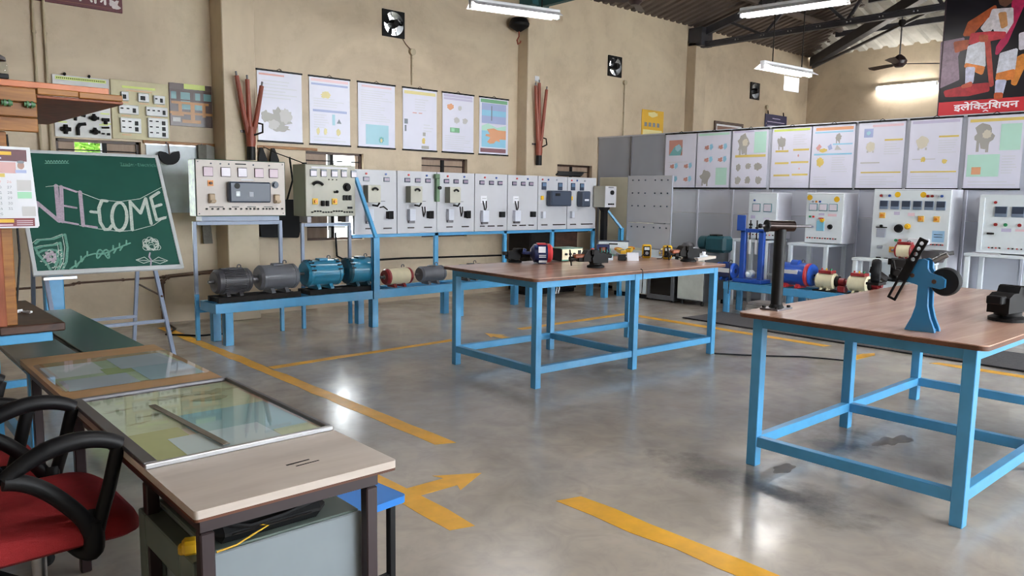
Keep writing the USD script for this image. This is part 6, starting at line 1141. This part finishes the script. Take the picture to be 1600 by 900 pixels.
t = thing('blue_post', 'blue steel upright standing between the legs of the easel', 'post', (1.47, 8.05, 0)); MB().box(0, .16, 0, .1, .0, .95, .01).build('post_body', BLUE, t); MB().box(-.06, .22, -.06, .16, 0, .02).build('foot_plate', BLUE, t)
# ------------------------------------------------------------------ the long green table and the two glass topped tables
def legs4(t, x0, x1, y0, y1, s, h, mat, n='leg'):
    for a in (x0, x1 - s):
        for b in (y0, y1 - s): MB().box(a, a + s, b, b + s, 0, h, .003).build(n, mat, t)
t = thing('green_table', 'long dark green topped table running up to the chalkboard', 'table', (.69, 4.42, 0))
MB().box(0, .285, 0, 1.94, .695, .72, .003).build('top_board', GREYTOP, t); MB().box(.315, .63, 0, 1.94, .695, .72, .003).build('top_board', GREENTOP, t); MB().box(.285, .315, 0.002, 1.938, .695, .708).build('joint_strip', BLACK, t)
legs4(t, .03, .6, .04, 1.9, .05, .695, BLUE); MB().box(.03, .6, 1.85, 1.89, .2, .25).box(.035, .075, .09, 1.85, .2, .25).box(.555, .595, .09, 1.85, .2, .25).build('lower_rail', BLUE, t); MB().box(.03, .6, .04, 1.9, .655, .694).build('apron', BLUE, t)
def slope_table(label, y0, y1, top, edge, leg, back=9):
    t = thing('school_table', label, 'table', (.675, y0, 0)); w, d = .63, y1 - y0
    MB().prism(rrect(0, w, 0, d, .012), (0, 0, .728), X3, Y3, .008 * Z3).build('tabletop_edge', edge, t); MB().prism(rrect(0, w, 0, d, .012), (0, 0, .736), X3, Y3, .024 * Z3).build('tabletop', top, t)
    for a in (.03, w - .08):
        for b in (.05, min(d - .1, back)): MB().box(a, a + .04, b, b + .04, 0, .67, .004).build('leg', leg, t)
    m = MB().box(.03, w - .04, .05, .075, .675, .728).box(.03, w - .04, d - .085, d - .06, .675, .728).box(.03, .055, .075, d - .085, .675, .728).box(w - .065, w - .04, .075, d - .085, .675, .728); m.build('apron', leg, t)
    return t
slope_table('pale topped wooden table with dark brown legs, nearest the camera', 1.99, 3.36, PLY, TOPEDGE, DKBROWN, .52)
slope_table('tan topped table under the far sheet of glass', 3.405, 4.385, TANTOP, DARKWOOD, DKBROWN)
ZT = .7605
def papers(items, x, y, z):
    for k, (lab, a, b, c, d, m_) in enumerate(items):
        t = thing('paper_sheet', lab, 'paper', (x, y, z + .0006 * k)); MB().prism(Polygon([(a, b), (c, b + .004), (c - .003, d), (a + .003, d - .003)]), (0, 0, 0), X3, Y3, .0005 * Z3).build('sheet', m_, t, smooth=False)
PGREEN = M('paper_pale_green', '#c3cfb2', .6, var=.12, scale=12); PTEAL = M('paper_teal', '#92bfc9', .6, var=.06); PBLUE = M('paper_blue', '#b2c4d8', .6, var=.05); PLIL = M('paper_lilac', '#c6c9dc', .6, var=.04); POL = M('paper_olive', '#b0b87e', .6, var=.1)
papers([('olive green sheet under the far glass', .03, .16, .60, .70, PGREEN), ('white sheet at the left back corner under the far glass', .03, .42, .26, .70, PAPERW), ('lilac sheet at the left front under the far glass', .04, .14, .32, .36, PLIL), ('olive strip in the middle under the far glass', .24, .36, .40, .50, POL), ('blue sheet on the right under the far glass', .36, .14, .60, .46, PBLUE), ('lilac sheet at the back right under the far glass', .32, .44, .58, .72, PLIL)], .675, 3.405, ZT)
t = thing('glass_sheet', 'clear glass sheet with rounded corners on the tan table', 'glass', (.675, 3.405, ZT + .005)); MB().prism(rrect(.012, .615, .10, .75, .04), (0, 0, 0), X3, Y3, .005 * Z3).build('pane', GLASSTOP, t)
papers([('pale green printed sheet covering the back of the near glass', .02, .75, .60, 1.33, PGREEN), ('olive green drawing at the left under the near glass', .02, .42, .22, .78, POL), ('teal sheet in the middle under the near glass', .24, .52, .60, .92, PTEAL), ('pale blue sheet at the front under the near glass', .14, .43, .46, .66, M('paper_ice', '#c6dae4', .6, var=.03)), ('green sheet at the front right corner under the near glass', .46, .42, .60, .54, PGREEN)], .675, 1.99, ZT)
t = thing('framed_glass', 'aluminium edged glass sheet on the near table', 'glass', (.675, 1.99, ZT + .005)); MB().prism(rrect(.012, .612, .415, 1.34, .004), (0, 0, 0), X3, Y3, .005 * Z3).build('pane', GLASSTOP, t)
for a, m_ in (((-.004, .626, .398, .418), ALU), ((-.004, .626, 1.338, 1.358), STEELD)): MB().box(*a, -.004, .012, .003).build('edge_channel', m_, t)
for a in ((-.004, .04), (.608, .626)): MB().box(a[0], a[1], .418, 1.338, -.004, .012, .003).build('edge_channel', STEELD, t)
t = thing('steel_ruler', 'steel rule lying across the near glass', 'ruler', (.90, 3.08, ZT + .0112), -86.5); MB().box(0, .64, -.0125, .0125, 0, .003, .001).build('blade', M('aged_steel', '#7d776e', .4, .5, var=.1), t)
t = thing('printed_drawing', 'faint printed pictures on the green sheet under the near glass', 'print', (.675, 1.99, ZT + .0042)); m = MB()
for x, y, r_ in ((.12, 1.12, .03), (.2, .98, .025), (.34, 1.2, .04), (.5, 1.18, .05), (.45, 1.08, .04), (.12, .9, .02)): m.prism(blob(x, y, r_ * 1.6, r_ * .6, int(x * 100), 14, .8), (0, 0, 0), X3, Y3, .0003 * Z3)
m.build('print', M('print_brown', '#a8ad8c', .6), t, kind='stuff', smooth=False)
t = thing('table_dents', 'two dark slots worn in the front of the near table top', 'mark', (.675, 1.99, ZT)); MB().prism([(.34, .17), (.42, .176), (.42, .183), (.34, .178)], (0, 0, 0), X3, Y3, .0004 * Z3).prism([(.36, .145), (.44, .15), (.44, .155), (.36, .151)], (0, 0, 0), X3, Y3, .0004 * Z3).build('slots', SOOT, t, smooth=False)
# grey box under the near table, bag on top, yellow plug
t = thing('grey_chest', 'grey sheet metal chest under the near table', 'chest', (.70, 2.10, 0)); MB().box(.06, .53, 0, .49, .03, .575, .006).build('body', BOXGREY, t); MB().box(.055, .535, -.012, 0, .03, .58, .004).build('front_panel', BOXGREY, t)
MB().box(.0, .06, -.005, .10, .03, .57, .004).build('corner_post', BOXGREEN, t); MB().box(.0, .06, .10, .42, .47, .57, .004).build('side_ledge', BOXGREEN, t); MB().box(.0, .06, .42, .49, .03, .57, .004).build('corner_post', BOXGREEN, t)
MB().box(.06, .53, .0, .49, .575, .584, .003).build('lid', BOXGREEN, t); MB().box(.02, .5, .02, .47, 0, .03).build('skid', BLACK, t)
t = thing('black_bag', 'black bag lying on the grey chest under the near table', 'bag', (.765, 2.10, .585)); MB().box(0, .36, 0, .37, 0, .07, .03).box(.02, .33, .03, .35, .03, .084, .025).build('bag_body', RUBBER, t); MB().box(.05, .3, -.006, .0, .03, .036, .002).build('zip', SOOT, t)
MB().tube([(.0, .02, .075), (.1, -.012, .05), (.2, -.012, .055), (.34, .0, .07)], .007, 6).build('bag_strap', RUBBER, t)
t = thing('yellow_plug', 'yellow adaptor plug with a metal pin on the edge of the grey chest', 'plug', (.715, 2.16, .571), -20); MB().box(-.02, .025, -.024, .024, 0, .042, .009).box(-.03, .0, -.014, .014, .0, .03, .006).build('plug_body', YEL, t); MB().cyl((.025, 0, .025), (.065, 0, .03), .005).build('pin', STEEL, t)
t = thing('extension_cord', 'thin yellow cord lying along the black bag under the near table', 'cord', (.76, 2.074, .60)); MB().tube([(0, .0, -.008), (.06, .008, -.008), (.12, .012, .01), (.16, .016, .02), (.13, .02, .03)], .003, 6).tube([(.0, .02, .06), (.01, .02, .1), (.02, .03, .12)], .004, 6).build('cord', YEL, t)
t = thing('blue_stool', 'bright blue topped stool with black legs beside the near table', 'stool', (1.33, 2.34, 0), 6); MB().prism(rrect(0, .27, 0, .27, .02), (0, 0, .425), X3, Y3, .027 * Z3).build('seat', STOOLB, t); legs4(t, .03, .24, .03, .24, .028, .425, BLACK); MB().box(.035, .235, .035, .055, .12, .14).box(.035, .235, .215, .235, .12, .14).build('foot_bar', BLACK, t)
# ------------------------------------------------------------------ red chairs
def chair(label, loc, rot):
    t = thing('office_chair', label, 'chair', loc, rot)        # faces +x
    seat = rrect(-.28, .27, -.29, .29, .12, 8)
    v3 = []
    prof = [(.0, .0), (.012, .0), (.0, .03), (.008, .06), (.03, .076), (.07, .084)]
    rings = [np.array(seat.buffer(-o).exterior.segmentize(.03).coords)[:-1] for o, _ in prof]; n = 80
    rings = [np.array([seat.buffer(-o).exterior.interpolate(s, normalized=True).coords[0] for s in np.linspace(0, 1, n, endpoint=False)]) for o, _ in ((.02, 0), (0, 0), (0, 0), (.012, 0), (.04, 0), (.1, 0))]
    zs = (.46, .475, .505, .528, .542, .548); v = np.vstack([np.column_stack([r, np.full(n, z)]) for r, z in zip(rings, zs)] + [[[0, 0, .55]], [[0, 0, .46]]]); f = []
    for k in range(5):
        for i in range(n): j = (i + 1) % n; f += [(k * n + i, k * n + j, (k + 1) * n + j), (k * n + i, (k + 1) * n + j, (k + 1) * n + i)]
    for i in range(n): j = (i + 1) % n; f += [(5 * n + i, 5 * n + j, 6 * n), (j, i, 6 * n + 1)]
    v[:, 2] -= np.clip((v[:, 0] - .12) / .16, 0, 1) ** 2 * .025
    MB().raw(v, f).build('seat_cushion', REDSEAT, t)
    MB().prism(rrect(-.22, .2, -.2, .2, .08), (0, 0, .43), X3, Y3, .03 * Z3).build('seat_pan', BLACK, t)
    for s in (-1, 1):
        y = s * .285; m = MB(); w = [.022, .026, .029, .029, .027, .024]
        bow = [(-.13, y, .735), (-.07, y, .775), (.0, y, .805), (.07, y, .815), (.14, y, .805), (.195, y, .78)]
        m.tube(spl(bow), np.interp(np.linspace(0, 1, 26), np.linspace(0, 1, 6), w), 14); m.tube(spl([(-.13, y, .73), (-.04, y, .69), (.03, y, .62), (.08, y, .55), (.10, y, .47)]), .026, 14); m.tube(spl([(.19, y, .775), (.175, y, .72), (.155, y, .64), (.13, y, .56), (.11, y, .47)]), .022, 14)
        m.tube(spl([(.105, y, .56), (.105, y, .50), (.10, y, .45), (.08, y * .8, .44), (.06, y * .45, .442)]), .032, 12)
        m.build('armrest', BLACK, t, smooth=60)
    b = MB().tube([(-.16, 0, .44), (-.3, 0, .44), (-.34, 0, .56), (-.34, 0, .68)], .022, 8); b.build('back_stem', BLACK, t)
    MB().prism(rrect(-.22, .22, .62, 1.04, .08), (-.35, 0, 0), Y3, Z3, -.035 * X3).build('backrest', BLACK, t)
    MB().cyl((0, 0, .1), (0, 0, .43), .024).cyl((0, 0, .08), (0, 0, .22), .034).build('gas_column', STEEL, t)
    for k in range(5):
        a = k * 1.2566 + .3; p = np.array([math.cos(a), math.sin(a), 0]) * .29; MB().bar((0, 0, .11), p + Z3 * .075, .04, .03).build('base_arm', BLACK, t)
        MB().cyl(p + np.array([math.sin(a), -math.cos(a), 0]) * .025 + Z3 * .03, p - np.array([math.sin(a), -math.cos(a), 0]) * .025 + Z3 * .03, .03).cyl(p + Z3 * .03, p + Z3 * .08, .01).build('castor', BLACK, t)
    return t
c1 = chair('red seated office chair with black loop arms, nearest the camera', (.47, 2.925, 0), 1)
c2 = dup(c1, (.33, 3.56, 0), 0, 'red seated office chair mostly hidden behind the nearest one')
# ------------------------------------------------------------------ timber wiring stand at the left edge
t = thing('timber_stand', 'wooden wiring stand with a shelf, post and low platform at the left edge', 'wooden stand', (.40, 4.22, 0))
for a, b in ((.12, .05), (.12, .85)): MB().box(a, a + .06, b, b + .05, 0, .90, .003).build('steel_leg', BLUE, t)
MB().box(-.1, .40, .03, .08, .86, .905, .003).build('steel_rail', BLUE, t); MB().box(-.1, .40, .85, .90, .86, .905, .003).build('steel_rail', BLUE, t); MB().box(.36, .40, .08, .85, .87, .905).build('steel_rail', BLUE, t)
MB().box(.18, .455, .02, .98, .907, .95, .006).build('platform', DARKWOOD, t); MB().box(-.1, .17, .0, .98, .907, .94, .006).build('platform', DARKWOOD, t)
MB().box(.14, .215, .02, .11, .95, 1.88, .004).build('post', REDWOOD, t); MB().box(.215, .262, .05, .12, .95, 1.86, .004).build('post', PINE, t); MB().box(.06, .14, .1, .16, .95, 1.86, .004).build('post', REDWOOD, t)
for k in range(3): MB().box(-.2, .385, 0, .03, 1.86 + .068 * k, 1.925 + .068 * k, .004).build('plank', PINE, t)
MB().box(.385, .76, .0, 1.7, 2.02, 2.034, .003).build('shelf_board', REDWOOD, t); MB().box(-.2, .385, .03, 1.7, 2.03, 2.055, .003).build('shelf_board', PINE, t)
MB().box(.385, .56, -.012, .012, 2.036, 2.066, .004).build('shelf_lip', PINE, t); MB().box(.56, .755, -.012, .012, 2.034, 2.064, .004).build('shelf_lip', PINE, t); MB().box(-.2, .70, .012, .03, 2.064, 2.094, .003).build('top_batten', M('orange_varnish', '#c4744c', .4), t, 'orange varnished strip')
MB().box(.62, .66, .4, .9, .0, .001).build('dust', DARKWOOD, t) if False else None
for x in (.262, .352): 
    q = thing('glass_insulator', 'green insulator on the planks of the timber stand, ' + ('left' if x < .3 else 'right') + ' of the two', 'insulator', (.40 + x, 4.205, 1.985)); MB().cyl((-.022, 0, 0), (.022, 0, 0), .011).lathe([(0, 0), (.016, .1), (.016, .9), (0, 1)], (-.014, 0, 0), (.012, 0, 0), 14).lathe([(0, 0), (.016, .1), (.016, .9), (0, 1)], (.004, 0, 0), (.012, 0, 0), 14).build('insulator_body', M('bottle_green', '#4d7a55', .25), q); MB().cyl((0, -.012, 0), (0, .015, 0), .005).build('screw', STEELD, q)
t = thing('glass_jar', 'clear glass jar with a grey lid on top of the timber stand', 'jar', (.63, 4.32, 2.0955)); MB().lathe([(0, 0), (.06, 0), (.066, .1), (.066, .8), (.055, 1), (.052, 1), (.062, .8), (.062, .1), (0, .05)], (0, 0, 0), (0, 0, .09), 28).build('jar_glass', JARGLASS, t); MB().lathe([(.0, 0), (.058, 0), (.055, .5), (.03, 1), (0, 1)], (0, 0, .09), (0, 0, .03), 28).build('lid', STEELD, t)
MB().cyl((-.02, 0, .006), (-.02, 0, .075), .025).build('red_contents', REDP, t)
t = thing('black_strip', 'black strip on the top edge of the timber stand below the jar', 'strip', (.30, 4.222, 2.095)); MB().box(0, .38, 0, .02, 0, .022, .003).build('bar', BLACK, t)
t = thing('chalk_pieces', 'small heap of white chalk sticks on the dark platform of the timber stand', 'chalk', (.72, 4.62, .951)); g = np.random.default_rng(8); m = MB()
for k in range(9): a = g.random() * 6.28; x, y = (g.random(2) - .5) * .1; m.cyl((x, y, .008 + .006 * (k % 3)), (x + .05 * math.cos(a), y + .05 * math.sin(a), .01 + .006 * (k % 3)), .006, n=8)
m.build('chalk_sticks', PAPERW, t, kind='stuff')
t = thing('cord_loop', 'thin black cord hanging behind the timber stand below the calendar', 'cord'); MB().tube([(.70, 4.5, 1.86), (.72, 4.5, 1.4), (.725, 4.52, 1.25), (.70, 4.5, 1.05), (.69, 4.5, .96)], .005, 6).build('cord', BLACK, t)
# calendar
t = thing('wall_calendar', 'printed wall calendar hanging on the timber stand at the left edge', 'calendar', (.42, 4.19, 1.415), 1); CW, CH = .335, .372
for k in range(3): MB().prism([(0, .0), (CW + .004 * k, .004 * k), (CW - .018 + .002 * k, CH), (0, CH + .004)], (0, .003 * k, 0), X3, Z3, .0022 * Y3).build('page', PAPERW, t, smooth=False)
MAR, PNK = M('calendar_maroon', '#5d2a34', .4, var=.15, scale=40), M('calendar_pink', '#d4a9a8', .5, var=.05)
F_print(t, 'printed_header', [(.02, CH - .065, CW - .03, CH - .012)], MAR, .001); F_print(t, 'printed_title', [(.03, CH - .038, CW - .09, CH - .022)], YEL, .0018); F_print(t, 'printed_subtitle', [(.06, CH - .056, CW - .13, CH - .048)], INK['mauve'], .0018)
F_print(t, 'printed_band', [(.02, CH - .12, CW - .075, CH - .07)], PNK, .001); F_print(t, 'printed_badge', [Point(CW - .175, CH - .093).buffer(.026)], M('calendar_violet', '#8d5f8d', .5), .0018); F_print(t, 'printed_bar', [(.02, CH - .138, CW - .12, CH - .122)], M('calendar_gold', '#d3bb5e', .5), .001)
F_print(t, 'printed_portrait', [blob(CW - .055, CH - .083, .014, .018, 2, 16, .1)], M('calendar_skin', '#a9877c', .5), .0018); F_print(t, 'printed_portrait', [(CW - .078, CH - .118, CW - .034, CH - .104)], INK['blue'], .0018); F_print(t, 'printed_portrait', [blob(CW - .055, CH - .068, .015, .007, 3, 12, .1)], INK['dark'], .002)
F_print(t, 'printed_notes', [(CW - .075, CH - .2, CW - .018, CH - .15), (CW - .06, .055, CW - .006, .10)], INK['grey'], .001); F_print(t, 'printed_notes', [(CW - .075, CH - .235, CW - .018, CH - .205)], INK['green'], .001)
days = [['', '', '5', '12', '19', '26'], ['', '', '6', '13', '20', '27'], ['', '', '7', '14', '21', '28'], ['', '1', '8', '15', '22', '29'], ['', '2', '9', '16', '23', '30'], ['', '3', '10', '17', '24', '31'], ['', '4', '11', '18', '25', '']]
mm, mr = MB(), MB()
for r_, row in enumerate(days):
    for c_, s_ in enumerate(row):
        if s_:
            tx = meshkit.text_mesh(s_, .011, .0005); v, f_, _ = meshkit.arrays(tx); (mr if r_ == 0 else mm).raw(np.stack([v[:, 0] + .02 + .04 * c_, -.0008 - v[:, 2], v[:, 1] + CH - .165 - .0245 * r_], 1), f_)
mm.build('printed_dates', INK['dark'], t, kind='stuff', smooth=False); mr.build('printed_dates', INK['red'], t, kind='stuff', smooth=False)
F_print(t, 'printed_footer', [(.0, .008, CW - .012, .046)], M('calendar_red', '#7c3038', .45, var=.15, scale=40), .001); F_print(t, 'printed_footer_title', [(CW - .17, .026, CW - .095, .042)], YEL, .0018); F_print(t, 'printed_footer_lines', [(CW - .165, .012, CW - .1, .018)] + [(CW - .085, .014 + .009 * k, CW - .02, .017 + .009 * k) for k in range(3)], INK['pink'], .0018)
